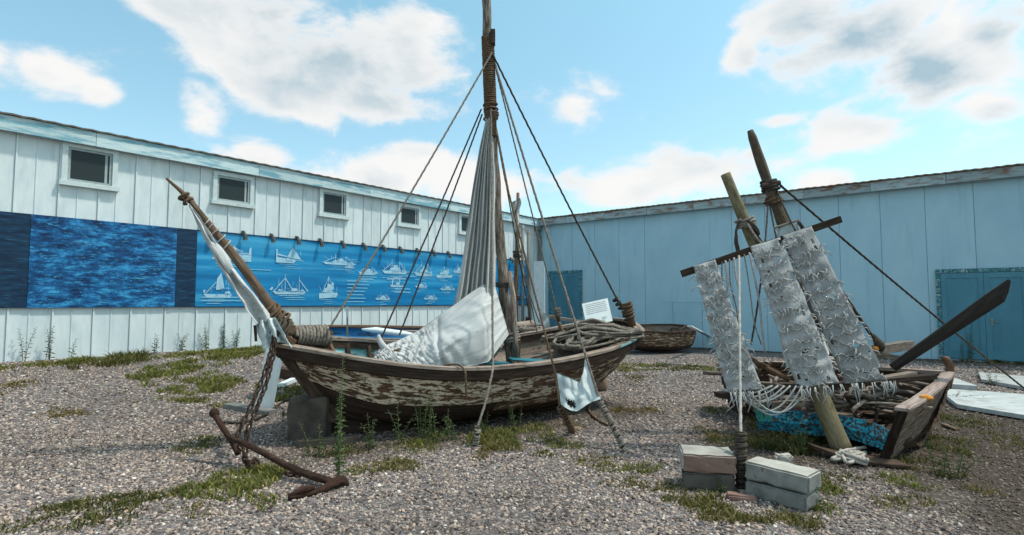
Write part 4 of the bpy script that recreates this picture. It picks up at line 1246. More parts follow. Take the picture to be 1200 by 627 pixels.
# heavy canvas draped over the boom, bunched at its left end
TOP = [(440, 413, 6.25), (452, 405, 6.28), (466, 400, 6.32), (490, 388, 6.42), (515, 370, 6.52), (540, 352, 6.62), (566, 333, 6.74), (580, 336, 6.86)]
BOT = [(440, 420, 6.06), (452, 425, 6.02), (470, 427.5, 6.0), (492, 430, 6.02), (520, 431, 6.08), (545, 430, 6.15), (572, 424, 6.26), (596, 392, 6.66)]
boomr = 0
rows, uvs = [], []
NU, NV = 150, 60
for i in range(NU + 1):
    t = i / NU; a = lerp_poly(TOP, t); b = lerp_poly(BOT, t)
    pa_, pb_ = P(*a), P(*b)
    row, uv = [], []
    bunch = sst(.60, .46, t)
    h = (pa_ - pb_).length
    for j in range(NV + 1):
        f = j / NV
        if f > .25:                      # near face: slopes out from the boom, then turns under
            g = (f - .25) / .75
            p = pa_.lerp(pb_, g)
            out = min(g / .56, 1) ** .85 if g < .56 else 1 - ((g - .56) / .44) ** 1.35
            p = p + V((-.10, -1, -.02)) * h * .24 * out * (1 - .5 * bunch) * sst(1.02, .80, t)
            fade = sst(0, .12, g) * sst(1.0, .90, g)
        else:                            # far face
            g = 1 - f / .25
            p = pa_.lerp(pb_ + V((.05, .62, -.02)), g) + V((0, .10, 0)) * math.sin(g * math.pi)
            fade = .5
        wob = noise.noise(V((t * 4, f * 2.2, 0)))
        # broad soft hollows over the taut part
        rt = max(0, 1 - 2.2 * abs(noise.noise(V((t * 3.2 - f * 1.5, f * 7 + t * 2.5, 6.6))))) ** 2.5
        taut = .030 * rt + .020 * noise.noise(V((t * 7 + f * 2, f * 2.4 - t * 2, 3.3))) + .007 * math.sin(t * 60 - f * 16 + 5 * wob) * sst(.95, .6, t)
        # deep gathered folds in the bunched part
        w1 = noise.noise(V((t * 5, f * 1.3, 4.1))); w2 = noise.noise(V((t * 9, f * 3, 7.7)))
        r1 = 1 - 2 * abs(noise.noise(V((t * 21 + f * 4.5 + 1.2 * w1, f * 1.6 + w2, 1.2))))
        r2 = 1 - 2 * abs(noise.noise(V((t * 44 - f * 9 + 1.5 * w2, f * 3.2, 5.2))))
        fold = .055 * max(0, r1) ** 2.2 + .028 * max(0, r2) ** 2 + .03 * w1 - .02
        pinch = -.055 * math.exp(-((t - .565 - .03 * (f - .5)) / .016) ** 2)
        p = p + V((.05, -1, .10)) * (taut * (1 - bunch) + fold * bunch + pinch * (f > .25)) * (.25 + .75 * fade)
        row.append(p); uv.append((t * 1.7, f * 1.4))
    rows.append(row); uvs.append(uv)
cloth_obj('canvas_cover', rows, 'canvas', 'bulging off-white canvas heaped over the big boat amidships', 'canvas', uvs=uvs)
# loose twisted end of the canvas
mb = MB(); mb.tube(cr([P(456, 412, 6.24), P(449, 405, 6.2), P(445, 398, 6.2), P(443.5, 392, 6.2)], 14), [.05 - .035 * k / 13 for k in range(14)], 9, knob=.35)
single('canvas_twist', mb, MT['canvas'], 'small upright twist of white canvas at the left of the heap', 'cloth', smooth=True)
mb = MB()
for k in range(5):
    q = random.Random(k + 70)
    pts = [P(440 + 12 * u + q.uniform(-3, 3), 412 + q.uniform(-4, 6) + 2 * k * .6, 6.18 + q.uniform(-.06, .06)) for u in range(5)]
    mb.rope(cr(pts, 26), .013)
single('rope_bundle', mb, MT['rope_brown'], 'tangle of brown rope under the left end of the canvas heap', 'rope', smooth=True)

# cloth strip wound along the bowsprit
LE = [(220, 238, 5.34), (236, 272, 5.39), (252, 303, 5.44), (268, 330, 5.50), (284, 355, 5.55), (300, 379, 5.60)]
RE = [(224, 242, 5.36), (246, 272, 5.41), (262, 300, 5.47), (280, 322, 5.53), (300, 347, 5.60), (319, 372, 5.66)]
rows = []
for i in range(61):
    t = i / 60; a = lerp_poly(LE, t); b = lerp_poly(RE, t); row = []
    for j in range(25):
        f = j / 24
        x = a[0] + (b[0] - a[0]) * f; y = a[1] + (b[1] - a[1]) * f
        y += 3 * math.sin(f * math.pi) * t
        fold = .05 * math.sin(f * 9 + t * 5 + 2 * noise.noise(V((f * 2, t * 3, 1)))) * (.4 + t) + .03 * noise.noise(V((f * 4, t * 9, 5)))
        row.append(P(x + 2.0 * noise.noise(V((f * 2, t * 8, 3))), y, a[2] + (b[2] - a[2]) * f - .055 + fold * .7))
    rows.append(row)
cloth_obj('bowsprit_cloth', rows, 'canvas', 'long pale cloth bound along the slanting bowsprit', 'cloth')
mb = MB(); mb.tube(cr([P(246, 284, 5.37), P(252, 291, 5.38), P(258, 300, 5.40), P(264, 310, 5.42), P(270, 321, 5.45)], 26), [.02 + .036 * math.sin(math.pi * k / 25) ** .6 for k in range(26)], 14, knob=.75, seed=2)
single('cloth_knot', mb, MT['canvas'], 'bunched white cloth knot halfway up the bowsprit', 'cloth', smooth=True)
# cloth hanging from the stem head
LE = [(301, 376, 5.58), (302, 390, 5.56), (306, 402, 5.56), (309, 412, 5.55)]
RE = [(322, 372, 5.60), (330, 386, 5.60), (338, 400, 5.60), (343, 408, 5.60)]
rows = []
for i in range(25):
    t = i / 24; a = lerp_poly(LE, t); b = lerp_poly(RE, t)
    rows.append([P(a[0] + (b[0] - a[0]) * j / 20 + 2 * noise.noise(V((j * .2, t * 4, 1))), a[1] + (b[1] - a[1]) * j / 20 - 9 * t * math.sin(j / 20 * math.pi), a[2] - .02 + .05 * math.sin(j * .8 + t * 3) + .03 * noise.noise(V((j * .3, t * 3, 0)))) for j in range(21)])
cloth_obj('bow_cloth', rows, 'cloth_blue', 'ragged pale cloth drooping from the stem head above the chain', 'cloth')
# dark peg by it
mb = MB(); mb.tube([P(299, 381, 5.6), P(300, 400, 5.6)], [.016, .013], 7); single('wooden_peg', mb, MT['wood_dark'], 'short dark peg hanging beside the bow cloth', 'peg')

# torn sheet slung between the two ground stays
TP = [(652, 437, 5.86), (660, 440, 5.84), (670, 444, 5.83), (680, 449, 5.84), (683, 436, 5.90), (686, 421, 6.0)]
BM = [(658, 474, 5.72), (667, 479, 5.68), (677, 482, 5.66), (686, 476, 5.66), (695, 471, 5.66), (704, 468, 5.66)]
rows = []
for i in range(37):
    t = i / 36; a = lerp_poly(TP, t); b = lerp_poly(BM, t); row = []
    for j in range(25):
        f = j / 24
        x = a[0] + (b[0] - a[0]) * f; y = a[1] + (b[1] - a[1]) * f + 3 * math.sin(t * 7) * f * (1 - t) * .6
        row.append(P(x, y, a[2] + (b[2] - a[2]) * f + .035 * math.sin(t * 15 + f * 3) * (1 - .4 * f) + .03 * noise.noise(V((t * 6, f * 4, 1)))))
    rows.append(row)
cloth_obj('torn_sheet', rows, 'cloth_blue', 'torn pale sheet with a hole slung between two ground stays', 'cloth',
          drop=lambda i, j: 6 + (j % 3 == 0) <= i <= 13 - (j % 2) and 16 + (i % 2) <= j <= 21 - (i % 3 == 1))

# grey pennant and white line
rows = []
TP = [(598, 238, 7.2), (610, 232, 7.2)]; BM = [(604, 272, 7.25), (607, 266, 7.25)]
for i in range(13):
    t = i / 12; a = lerp_poly(TP, t); b = lerp_poly(BM, t)
    rows.append([P(a[0] + (b[0] - a[0]) * j / 14 + 1.0 * math.sin(j * .7), a[1] + (b[1] - a[1]) * j / 14, 7.2 + .04 * math.sin(i * .9 + j * .4)) for j in range(15)])
cloth_obj('rag_pennant', rows, 'sailcloth', 'small grey rag pennant on the stays right of the mast', 'pennant')
mb = MB(); mb.tube(sag(P(606, 262, 7.24), P(627, 276, 7.6), .02, 12), .006, 5); single('white_line', mb, MT['rope_pale'], 'thin white line from the rag pennant to the stays', 'rope')


def ground_stay(pts_top, lash_px, label, R, mat, lashmat, lr=.035, turns=16):
    """rope from the mast to a thick lashing pegged into the ground"""
    g = G(*lash_px[-1])
    t = thing('stay_rope', label, 'rope', g)
    mb = MB(); mb.rope(pts_top, R); part('rope', mb, MT[mat], t, smooth=True)
    top = pts_top[-1]
    mid = top.lerp(g, .5) + V((.02, -.02, -.05))
    path = cr([top, mid, g - V((0, 0, .04))], 14)
    mb = MB(); mb.tube(path, [lr * (.72 - .25 * k / 13) for k in range(14)], 8, knob=.2); part('peg', mb, MT['rope_dark'], t, smooth=True)
    wrap(t, 'lashing', path[:13], lr * .58, lr * .42, turns, lashmat, .35, turns)
    return t


e1 = P(703, 470, 5.66)
ground_stay(sag(P(578.5, 70, MASTD), e1, .02), [(736, 531)], 'pale stay running from mast top to a thick dark lashing on gravel', .013, 'rope', 'rope', .026, 22)
e2 = P(656, 476, 5.74)
ground_stay([P(581, 150, MASTD), P(592, 210, 6.75), P(651, 438, 5.87), e2], [(672, 505)], 'stay down to the left edge of the torn sheet and a dark peg', .011, 'rope_brown', 'rope_brown', .030, 12)
e3 = P(560, 500, 5.62)
ground_stay([P(575.5, 128, MASTD - .13), P(577, 330, 6.22), P(577.5, 429, 5.93), P(577, 436, 5.82), P(570, 468, 5.72), e3], [(551, 522)], 'rope from mid mast over the near gunwale, pegged in the grass', .012, 'rope', 'rope', .026, 8)

# heap of rope on the stern deck
mb = MB(); q = random.Random(5)
cen = P(694, 394, 7.62); A = V((.868, .498, 0)); B = V((-.498, .868, 0))
for k in range(14):
    ph = [q.uniform(0, 6.28) for _ in range(6)]; fr = [q.uniform(.7, 1.6) for _ in range(4)]
    pts = []
    for u in range(70):
        s = u * .20
        ra_ = .26 + .17 * math.sin(s * .31 * fr[0] + ph[0])
        x = ra_ * 1.45 * math.cos(s * fr[1] + ph[1]) + .12 * math.sin(s * .7 + ph[2])
        y = ra_ * 1.0 * math.sin(s * fr[1] + ph[3]) + .08 * math.sin(s * .9 + ph[4])
        rr = math.hypot(x / .58, y / .42)
        z = .07 + .15 * max(0, 1 - rr) + .045 * math.sin(s * 1.1 + ph[5]) + k * .007 - .02 * rr
        x *= .95; y *= .85
        pts.append(cen + A * x + B * y + V((0, 0, z - .115 + .14 * (x * .5 + y * .25))))
    mb.rope(cr(pts, 260), (.021 if k % 3 else .015), step=.022, n=7)
single('rope_heap', mb, MT['rope'], 'big tangled heap of grey rope on the stern deck', 'rope', smooth=True)
# loose planks beside the heap
mb = MB(); mb.beam(P(660, 398, 7.75), P(678, 377, 8.1), .06, .03); single('loose_plank', mb, MT['cap'], 'short pale plank leaning by the rope heap under the white sign', 'plank')
mb = MB(); mb.beam(P(640, 402, 7.5), P(668, 407, 7.2), .10, .02); single('loose_plank', mb, MT['wood_grey'], 'grey plank lying between mast and rope heap', 'plank')

# white notice on the rope heap
so, sx, sy = P(687.5, 383, 7.72), P(718, 376, 7.78), P(682, 356, 7.85)
ex, ey = (sx - so), (sy - so); en = ex.cross(ey).normalized()
sg = thing('notice_board', 'white notice board propped on the rope heap', 'sign', so)
mb = MB(); c = [so, so + ex, so + ex + ey, so + ey]
mb.hexa([p - en * .012 for p in c] + c)
part('board', mb, MT['paper'], sg)
mb = MB(); q = random.Random(4)
for ln in range(6):
    u = .10
    while u < .88:
        w = q.uniform(.02, .06); v0 = .88 - ln * .078; hh = .026
        if u + w > .9: break
        f = lambda a, b: so + ex * a + ey * b + en * .002
        mb.add([f(u, v0), f(u + w, v0), f(u + w, v0 + hh), f(u, v0 + hh)], [(0, 1, 2, 3)])
        u += w + .014
for k in range(3):
    f = lambda a, b: so + ex * a + ey * b + en * .002
    mb.add([f(.62, .10 + k * .06), f(.72 + .05 * k, .10 + k * .06), f(.72 + .05 * k, .12 + k * .06), f(.62, .12 + k * .06)], [(0, 1, 2, 3)])
part('lettering', mb, MT['ink'], sg)

# ---------------------------------------------------------------- long boat lying behind
NEAR2 = [P(*a) for a in ((337, 388, 8.2), (380, 396, 8.05), (430, 399, 8.25), (500, 399, 8.75), (560, 396, 9.5), (610, 390, 10.3), (640, 384, 11.1))]
FAR2 = [P(*a) for a in ((337, 388, 8.24), (350, 383.5, 8.7), (400, 384, 9.4), (460, 384.5, 10.0), (530, 384, 10.7), (600, 382, 11.2), (640, 382, 11.3))]
KEEL2 = [P(*a) for a in ((365, 458, 8.6), (420, 456, 9.0), (480, 448, 9.5), (540, 440, 10.1), (590, 434, 10.6), (625, 425, 11.0))]
H2 = Hull(NEAR2, FAR2, KEEL2, n=36)
b2 = thing('long_boat', 'low brown boat with blue inside lying behind the big boat', 'boat', bounds_base(KEEL2))
for side in (1, -1):
    for j in range(5):
        part('hull_plank', H2.strake(side, j / 5, (j + 1) / 5, seed=40 + j + 7 * (side < 0), inner=lambda t: 1), [MT['hull_aft'], MT['blue_int']], b2)
    part('gunwale_cap', H2.rail(side, [(-.08, .0), (.05, .0), (.05, .035), (-.08, .035)]), MT['cap'], b2)
    part('rub_rail', H2.rail(side, [(.004, -.11), (.040, -.11), (.040, -.003), (.004, -.003)]), MT['wood_dark'], b2)
for i in (8, 15, 22, 29):
    mb = MB(); a = H2.pt(1, i, .2).lerp(H2.pt(-1, i, .2), .04); b = H2.pt(1, i, .2).lerp(H2.pt(-1, i, .2), .96); mb.beam(a, b, .2, .04); part('thwart', mb, MT['wood_grey'], b2)
mb = MB()
rows = []
for i in range(3, 33):
    a, b = H2.pt(1, i, .5), H2.pt(-1, i, .5); rows.append([a.lerp(b, .05), a.lerp(b, .95), a.lerp(b, .95) + V((0, 0, .02)), a.lerp(b, .05) + V((0, 0, .02))])
mb.grid(rows, 0, [[(k * .1, j * .2) for j in range(4)] for k in range(len(rows))], closed=True); part('floor', mb, MT['blue_int'], b2)
p0 = P(604, 392, 10.6)
mb = MB(); mb.tube([P(604, 404, 10.6), P(604.5, 350, 10.6), P(606, 290, 10.6), P(607, 226, 10.6)], [.052, .05, .042, .03], 9, knob=.25); part('mast', mb, MT['spar'], b2, smooth=True)
wrap(b2, 'mast_lashing', [P(605.5, 303, 10.6), P(606, 295, 10.6)], .055, .014, 4, 'rope_dark', .5, 31)
wrap(b2, 'mast_lashing', [P(604.6, 352, 10.6), P(604.8, 347, 10.6)], .06, .014, 3, 'rope_dark', .5, 32)
for (xa, ya, xb, yb) in ((604, 350, 592, 384), (605, 352, 588, 378), (606, 300, 632, 378)):
    mb = MB(); mb.tube(sag(P(xa, ya, 10.6), P(xb, yb, 10.5), .02, 10), .011, 5); part('stay_rope', mb, MT['rope_dark'], b2)
# white oars / spars laid along it
mb = MB(); mb.tube([P(424, 386, 8.9), P(440, 387, 9.0), P(470, 391, 9.2), P(492, 393, 9.4)], [.015, .05, .05, .015], 9); single('white_oar', mb, MT['white_board'], 'white oar blade laid across the low boat behind the canvas', 'oar', smooth=True)
mb = MB(); mb.tube([P(470, 389, 9.6), P(520, 389, 10.0)], .03, 7); single('pale_pole', mb, MT['cap'], 'pale pole lying along the low boat behind the canvas', 'pole')
mb = MB(); mb.tube([P(340, 383, 8.7), P(420, 382, 9.4), P(500, 384, 10.2)], .028, 7, knob=.3); single('brown_pole', mb, MT['wood_brown'], 'thin brown pole along the far edge of the low boat', 'pole')
# log and grey net at its stern
mb = MB(); mb.tube([P(594, 384, 9.2), P(606, 381.5, 9.35), P(624, 379, 9.6)], .060, 9, knob=.3); single('pale_log', mb, MT['cap'], 'short pale log behind the mast foot', 'log', smooth=True)
mb = MB(); q = random.Random(8); cen = P(612, 391, 9.0)
for k in range(12):
    pts = [cen + V((q.uniform(-.34, .34), q.uniform(-.2, .2), q.uniform(-.10, .12))) for _ in range(6)]
    mb.tube(cr(pts, 24), .016, 5)
single('net_heap', mb, MT['rope'], 'small heap of grey netting behind the mast foot', 'net', smooth=True)
# white paper sheets and bar near the far door
rows = []
for i in range(9):
    rows.append([P(630 + i * 1.6 + j * .3, 360 + i * 1.2 + j * 2.4 - .4 * math.sin(i), 9.5 + .03 * math.sin(i + j)) for j in range(9)])
cloth_obj('white_rag', rows, 'cloth_blue', 'crumpled white rag hanging beside the far door', 'cloth')
mb = MB(); mb.beam(P(638, 370, 9.7), P(690, 379, 9.2), .05, .05); single('pale_bar', mb, MT['cap'], 'pale wooden bar beside the far double door', 'bar')
mb = MB(); mb.tube([P(619, 270, 10.9), P(620, 330, 10.9), P(621, 386, 10.9)], .035, 7, knob=.2); single('grey_spar', mb, MT['pipe'], 'upright grey spar between the brown mast and the corner', 'spar', smooth=True)
wrapmb = MB()
q = random.Random(9)
for k in range(4): wrapmb.rope(cr([P(619 + q.uniform(-3, 3), 372 + u * 3.5, 10.6 + q.uniform(-.05, .1)) for u in range(6)], 20), .02)
single('rope_clump', wrapmb, MT['rope_dark'], 'clump of dark rope at the foot of the grey spar', 'rope', smooth=True)

# ---------------------------------------------------------------- dinghy by the blue wall
NEAR3 = [P(*a) for a in ((728, 385, 15.6), (745, 388, 15.2), (770, 390, 15.1), (795, 390, 15.3), (812, 388, 15.7), (816, 386, 16.0))]
FAR3 = [P(*a) for a in ((728, 385, 15.7), (740, 382, 16.4), (765, 381, 16.8), (790, 381, 16.8), (808, 383, 16.5), (816, 386, 16.05))]
KEEL3 = [P(*a) for a in ((731, 406, 15.8), (750, 410, 15.8), (772, 411, 15.8), (795, 410, 15.9), (811, 405, 16.0))]
H3 = Hull(NEAR3, FAR3, KEEL3, n=26, vee0=.18, vee1=.15, full=1.0)
b3 = thing('dinghy', 'small brown rowing boat on the gravel by the blue wall', 'boat', bounds_base(KEEL3))
for side in (1, -1):
    for j in range(4):
        part('hull_plank', H3.strake(side, j / 4, (j + 1) / 4, seed=60 + j + 7 * (side < 0), inner=lambda t: 1), [MT['hull_aft'] if j < 2 else MT['wood_dark'], MT['wood_grey']], b3)
    part('gunwale_cap', H3.rail(side, [(-.06, .0), (.05, .0), (.05, .035), (-.06, .035)]), MT['wood_dark'], b3)
rows = []
for i in range(2, 24):
    a, b = H3.pt(1, i, .35), H3.pt(-1, i, .35); rows.append([a.lerp(b, .04), a.lerp(b, .96), a.lerp(b, .96) + V((0, 0, .02)), a.lerp(b, .04) + V((0, 0, .02))])
mb = MB(); mb.grid(rows, 0, [[(k * .1, j * .2) for j in range(4)] for k in range(len(rows))], closed=True); part('floor', mb, MT['cap'], b3)
for i in (8, 15):
    mb = MB(); mb.beam(H3.pt(1, i, .1), H3.pt(-1, i, .1), .18, .04); part('thwart', mb, MT['wood_dark'], b3)
mb = MB(); mb.tube([P(796, 388, 15.7), P(805, 381, 15.9)], .03, 6); part('tholepin', mb, MT['wood_dark'], b3)
mb = MB(); mb.beam(P(808, 382, 14.0), G(842, 401) + V((0, 0, .04)), .12, .03); single('white_plank', mb, MT['white_board'], 'thin white plank slanting to the ground beside the small brown rowing boat', 'plank')

# ---------------------------------------------------------------- wreck on the right
CN, CF = V((3.30, 4.92, 0)), V((4.62, 6.02, 0)); BW = V((2.72, 7.5, 0))
wk = thing('wrecked_boat', 'broken open wooden boat with flaking cyan plank and net-hung masts', 'boat', V((3.5, 6.0, gz(3.5, 6.0))))
NEARW = [BW + V((0, 0, .55)), V((2.55, 6.75, .50)), V((2.72, 5.9, .46)), V((3.02, 5.3, .44)), V((3.34, 4.86, .47))]
FARW = [BW + V((0, 0, .56)), V((3.15, 7.55, .58)), V((3.8, 7.2, .60)), V((4.35, 6.6, .61)), V((4.68, 6.05, .63))]
KEELW = [BW + V((.1, -.15, .02)), V((3.0, 6.9, -.02)), V((3.3, 6.4, -.03)), V((3.6, 5.9, -.02)), V((3.92, 5.50, .02))]
HW = Hull(NEARW, FARW, KEELW, n=30, vee1=.01, full=.8)
for side in (1, -1):
    for j in range(5):
        if side > 0 and j in (0, 1, 2):
            # near side is broken open: only stubs of the upper planks stay at the bow
            part('hull_plank', HW.strake(side, j / 5, (j + 1) / 5, seed=80 + j, i0=0, i1=6 + 2 * (j % 2), inner=lambda t: 1), [MT['hull_low'], MT['wood_dark']], wk)
            continue
        part('hull_plank', HW.strake(side, j / 5, (j + 1) / 5, seed=84 + j + 7 * (side < 0), inner=lambda t: 1), [MT['wood_dark'], MT['wood_dark']], wk)
part('gunwale_cap', HW.rail(-1, [(-.07, .0), (.05, .0), (.05, .035), (-.07, .035)]), MT['pink_plank'], wk)
# transom planks
tn = (CF - CN).normalized(); tout = V((tn.y, -tn.x, 0))
TL_ = 1.72


def tr_pt(u, z):
    """point on the stern planking: u along it (0 near, 1 far), z height at the near end; the planks sweep up aft"""
    zz = z * (1 - u) + (.24 + z * .86) * u
    return CN + tn * (TL_ * u) + tout * (.17 * (z / .47) - .07 - .16 * (u - .35) ** 2) + V((0, 0, zz))


for k in range(4):
    z0, z1 = .0 + k * .118, (k + 1) * .118 - .007
    rows = []
    for m in range(15):
        u = m / 14 * (1.0 - .05 * (3 - k) ** 1.3)
        rg = .008 * noise.noise(V((m * .6, k * 4, 0)))
        a, b = tr_pt(u, z0 - rg), tr_pt(u, z1 + rg)
        inn = -tout * .028
        rows.append([a + tout * .006, b, b + inn, a + inn])
    mb = MB(); mb.grid(rows, 0, [[(m * .12, k * 1.7 + (0, .12, .15, .27)[q_]) for q_ in range(4)] for m in range(15)], closed=True)
    mb.f.append((0, 1, 2, 3)); mb.m.append(0); mb.f.append((59, 58, 57, 56)); mb.m.append(0)
    part('stern_plank', mb, MT['stern'], wk)
cap = [tr_pt(m / 14, .475) + V((0, 0, .012 * noise.noise(V((m * .5, 0, 3))))) for m in range(15)]
mb = MB(); mb.sweep(cap, [tout] * 15, [(-.085, -.004), (.022, -.004), (.022, .018), (-.085, .022)]); part('stern_cap', mb, MT['pink_plank'], wk)
mb = MB(); mb.sweep([tr_pt(0.0, z) for z in (0, .12, .24, .36, .46)], [tout] * 5, [(-.05, -.01), (.02, -.01), (.02, .01), (-.05, .01)]); mb.v = [p - tn * .02 for p in mb.v]; part('corner_post', mb, MT['rub'], wk)
mb = MB(); mb.tube(cr([tr_pt(1.0, .30), tr_pt(1.0, .48) + V((.02, .05, .02)), tr_pt(.99, .50) + V((-.02, .06, .11)), tr_pt(.95, .50) + V((-.05, .05, .15))], 10), [.05, .05, .048, .045, .042, .04, .038, .035, .03, .02], 7, knob=.35); part('broken_knee', mb, MT['wood_brown'], wk, smooth=True)
# the fallen cyan strake along the near side
cy = [P(1050, 510, 5.00), P(1030, 498, 5.10), P(1000, 490, 5.30), P(960, 485, 5.52), P(920, 482, 5.66), P(886, 482, 5.84)]
cb = [P(1046, 534, 4.97), P(1030, 526, 5.05), P(1000, 516, 5.25), P(960, 511, 5.48), P(920, 507, 5.62), P(888, 502, 5.80)]
ct, cbm = cr(cy, 30), cr(cb, 30)
rows = []
for k in range(30):
    a, b = ct[k], cbm[k]; jz = V((0, 0, .018 * noise.noise(V((k * .4, 0, 2)))))
    m = (a + b) / 2 + V((-.02, -.03, 0))
    inn = V((.02, .028, 0))
    rows.append([a + jz, m, b - jz, b - jz + inn, m + inn, a + jz + inn])
mb = MB(); mb.grid(rows, 0, [[(k * .07, j * .06) for j in range(6)] for k in range(30)], closed=True)
part('cyan_plank', mb, MT['blue_strake'], wk, label='flaking cyan painted plank')
# bare bilge boards under it
for k, (dy, sh) in enumerate(((.0, 0), (.10, .05))):
    pa = [P(1062, 545, 4.84) + V((0, dy, 0)), P(1020, 541, 4.9) + V((0, dy, .0)), P(985, 534, 5.0) + V((0, dy, 0)), P(950, 522, 5.2) + V((0, dy, 0))]
    pts = cr(pa, 16); mb = MB(); mb.sweep(pts, [V((.2, -1, 0)).normalized()] * 16, [(-.09, -.005), (.05, -.02), (.05, .005), (-.09, .02)]); part('bilge_board', mb, MT['wood_dark'], wk)
# ribs left standing in the gap
for i in range(5, 28, 4):
    ax = (HW.K[i + 1] - HW.K[i - 1]).normalized() * .022
    vs = np.linspace(.10 + .1 * (i % 3), .95, 8)
    rows = [[HW.pt(1, i, v) - ax, HW.pt(1, i, v) + ax, HW.pt(1, i, v) + ax - HW.nrm(1, i, v) * .045, HW.pt(1, i, v) - ax - HW.nrm(1, i, v) * .045] for v in vs]
    mb = MB(); mb.grid(rows, 0, [[(k * .1, j * .04) for j in range(4)] for k in range(8)], closed=True); mb.f.append((0, 1, 2, 3)); mb.m.append(0); part('rib', mb, MT['wood_dark'], wk)
# deck of rotten boards
for k in range(7):
    q = random.Random(k + 200); f0 = k / 7
    i0, i1 = 6 + q.randint(0, 4), 27 - q.randint(0, 5)
    rows = []
    for i in range(i0, i1 + 1):
        a, b = HW.pt(1, i, .35), HW.pt(-1, i, .35); p, r = a.lerp(b, f0 + .01), a.lerp(b, f0 + 1 / 7 - .02); e = V((0, 0, .04 * noise.noise(V((k * 2.2, i * .2, 0)))))
        rows.append([p + e, r + e, r + e + V((0, 0, .02)), p + e + V((0, 0, .02))])
    mb = MB(); mb.grid(rows, 0, [[(m * .1, j * .1 + k) for j in range(4)] for m in range(len(rows))], closed=True); part('deck_board', mb, MT['wood_dark'] if k % 2 else MT['wood_grey'], wk)
# two log masts
mb = MB(); mb.tube(cr([P(850, 204, 5.75), P(886, 290, 5.68), P(925, 380, 5.54), P(957, 455, 5.38), P(987, 527, 5.20)], 40), [.050 + .040 * (k / 39) for k in range(40)], 12, knob=.12); part('mast', mb, MT['log_green'], wk, smooth=True, label='shorter mossy log mast')
mb = MB(); mb.tube(cr([P(879, 153, 6.3), P(890, 185, 6.28), P(905, 228, 6.25), P(920, 268, 6.22), P(960, 370, 6.15), P(990, 445, 6.1), P(1000, 475, 6.08)], 44), [(.045 + .04 * (k / 43) + (.012 if 12 < k < 16 else 0)) * (.72 + .28 * min(1, k / 2)) for k in range(44)], 12, knob=.2, seed=4); part('mast', mb, MT['log_dark'], wk, smooth=True, label='taller dark bark mast')
wrap(wk, 'mast_lashing', [P(899.5, 212, 6.27), P(903, 223, 6.26)], .07, .016, 4, 'rope_dark', .3, 41)
wrap(wk, 'mast_lashing', [P(905, 230, 6.25), P(908, 240, 6.24)], .075, .012, 4, 'rope_brown', .6, 44)
wrap(wk, 'mast_lashing', [P(872, 256, 5.7), P(876, 266, 5.7)], .072, .014, 4, 'rope', .5, 42)
mb = MB(); mb.tube([P(893, 218, 6.2), P(914, 214, 6.2)], .028, 7); part('cleat', mb, MT['wood_dark'], wk)
# hanging loops at the shorter mast
for k, pts in enumerate(([(868, 258), (863, 270), (864, 285), (867, 300), (862, 286), (863, 268)], [(876, 258), (886, 266), (890, 276), (886, 270), (880, 262)], [(878, 262), (884, 275), (890, 285), (892, 292)])):
    mb = MB(); mb.rope(cr([P(x, y, 5.60) for x, y in pts], 24), .012); part('rope_loop', mb, MT['rope_dark'], wk, smooth=True)
# upper yard and lower board
YA, YB = P(799, 321, 5.42), P(985, 257, 5.62)
mb = MB(); mb.beam(YA, YB, .035, .068); part('upper_yard', mb, MT['rub'], wk)
LA_, LB_ = P(841, 463, 5.25), P(1092, 441, 5.70)
mb = MB(); mb.beam(LA_, LB_, .12, .045); part('lower_board', mb, MT['rub'], wk)
for a, b, w in ((P(1020, 446, 5.52), P(1070, 437, 5.75), .09), (P(1005, 452, 5.5), P(985, 440, 5.9), .07)):
    mb = MB(); mb.beam(a, b, w, .03); part('broken_board', mb, MT['wood_grey'], wk)
# rigging of the wreck
for (a, b, m, R) in ((P(912, 215, 6.2), P(1204, 458, 8.6), 'rope_dark', .013), (P(910, 222, 6.2), P(940, 284, 5.7), 'rope_dark', .010), (P(900, 238, 6.2), P(896, 290, 5.7), 'rope_dark', .009), (P(902, 240, 6.2), P(915, 300, 5.75), 'rope_dark', .009),
                     (P(882, 268, 5.62), P(1012, 452, 5.6), 'rope_dark', .014), (P(893, 320, 5.6), P(880, 404, 5.5), 'rope_dark', .009), (P(876, 262, 5.6), P(898, 290, 5.5), 'rope', .012), (P(936, 260, 5.7), P(1030, 405, 6.3), 'rope_dark', .018)):
    mb = MB(); mb.rope(sag(a, b, .03), R, step=.022, n=7); part('stay_rope', mb, MT[m], wk, smooth=True)
mb = MB(); mb.tube([P(1022, 392, 6.25), P(1030, 404, 6.28), P(1033, 409, 6.3)], [.02, .055, .04], 8, knob=.3); part('rope_end', mb, MT['rope_dark'], wk, smooth=True)
# steering oar / leeboard
oa, ob = P(1046, 431, 6.05), P(1188, 334, 5.55)
od = (ob - oa).normalized(); os_ = od.cross(V((0, 1, 0))).normalized()
mb = MB(); rows = []
for t, w in ((0, .048), (.35, .060), (.62, .072), (.80, .080), (.88, .080), (.94, .054), (1.0, .018)):
    p = oa.lerp(ob, t); wy = V((0, .022 if t < .9 else .014, 0)); s_ = os_ * w
    if t > .88: p = p - os_ * (.080 - w) * (1 if os_.z < 0 else -1)
    rows.append([p - s_ - wy * .4, p - wy, p + s_ - wy * .4, p + s_ + wy * .4, p + wy, p - s_ + wy * .4])
mb.grid(rows, 0, [[(k * .3, j * .05) for j in range(6)] for k in range(7)], closed=True); mb.f.append(tuple(range(6))); mb.m.append(0); mb.f.append(tuple(reversed(range(36, 42)))); mb.m.append(0)
single('steering_oar', mb, MT['oar'], 'long dark steering oar blade sticking out of the wrecked boat', 'oar')


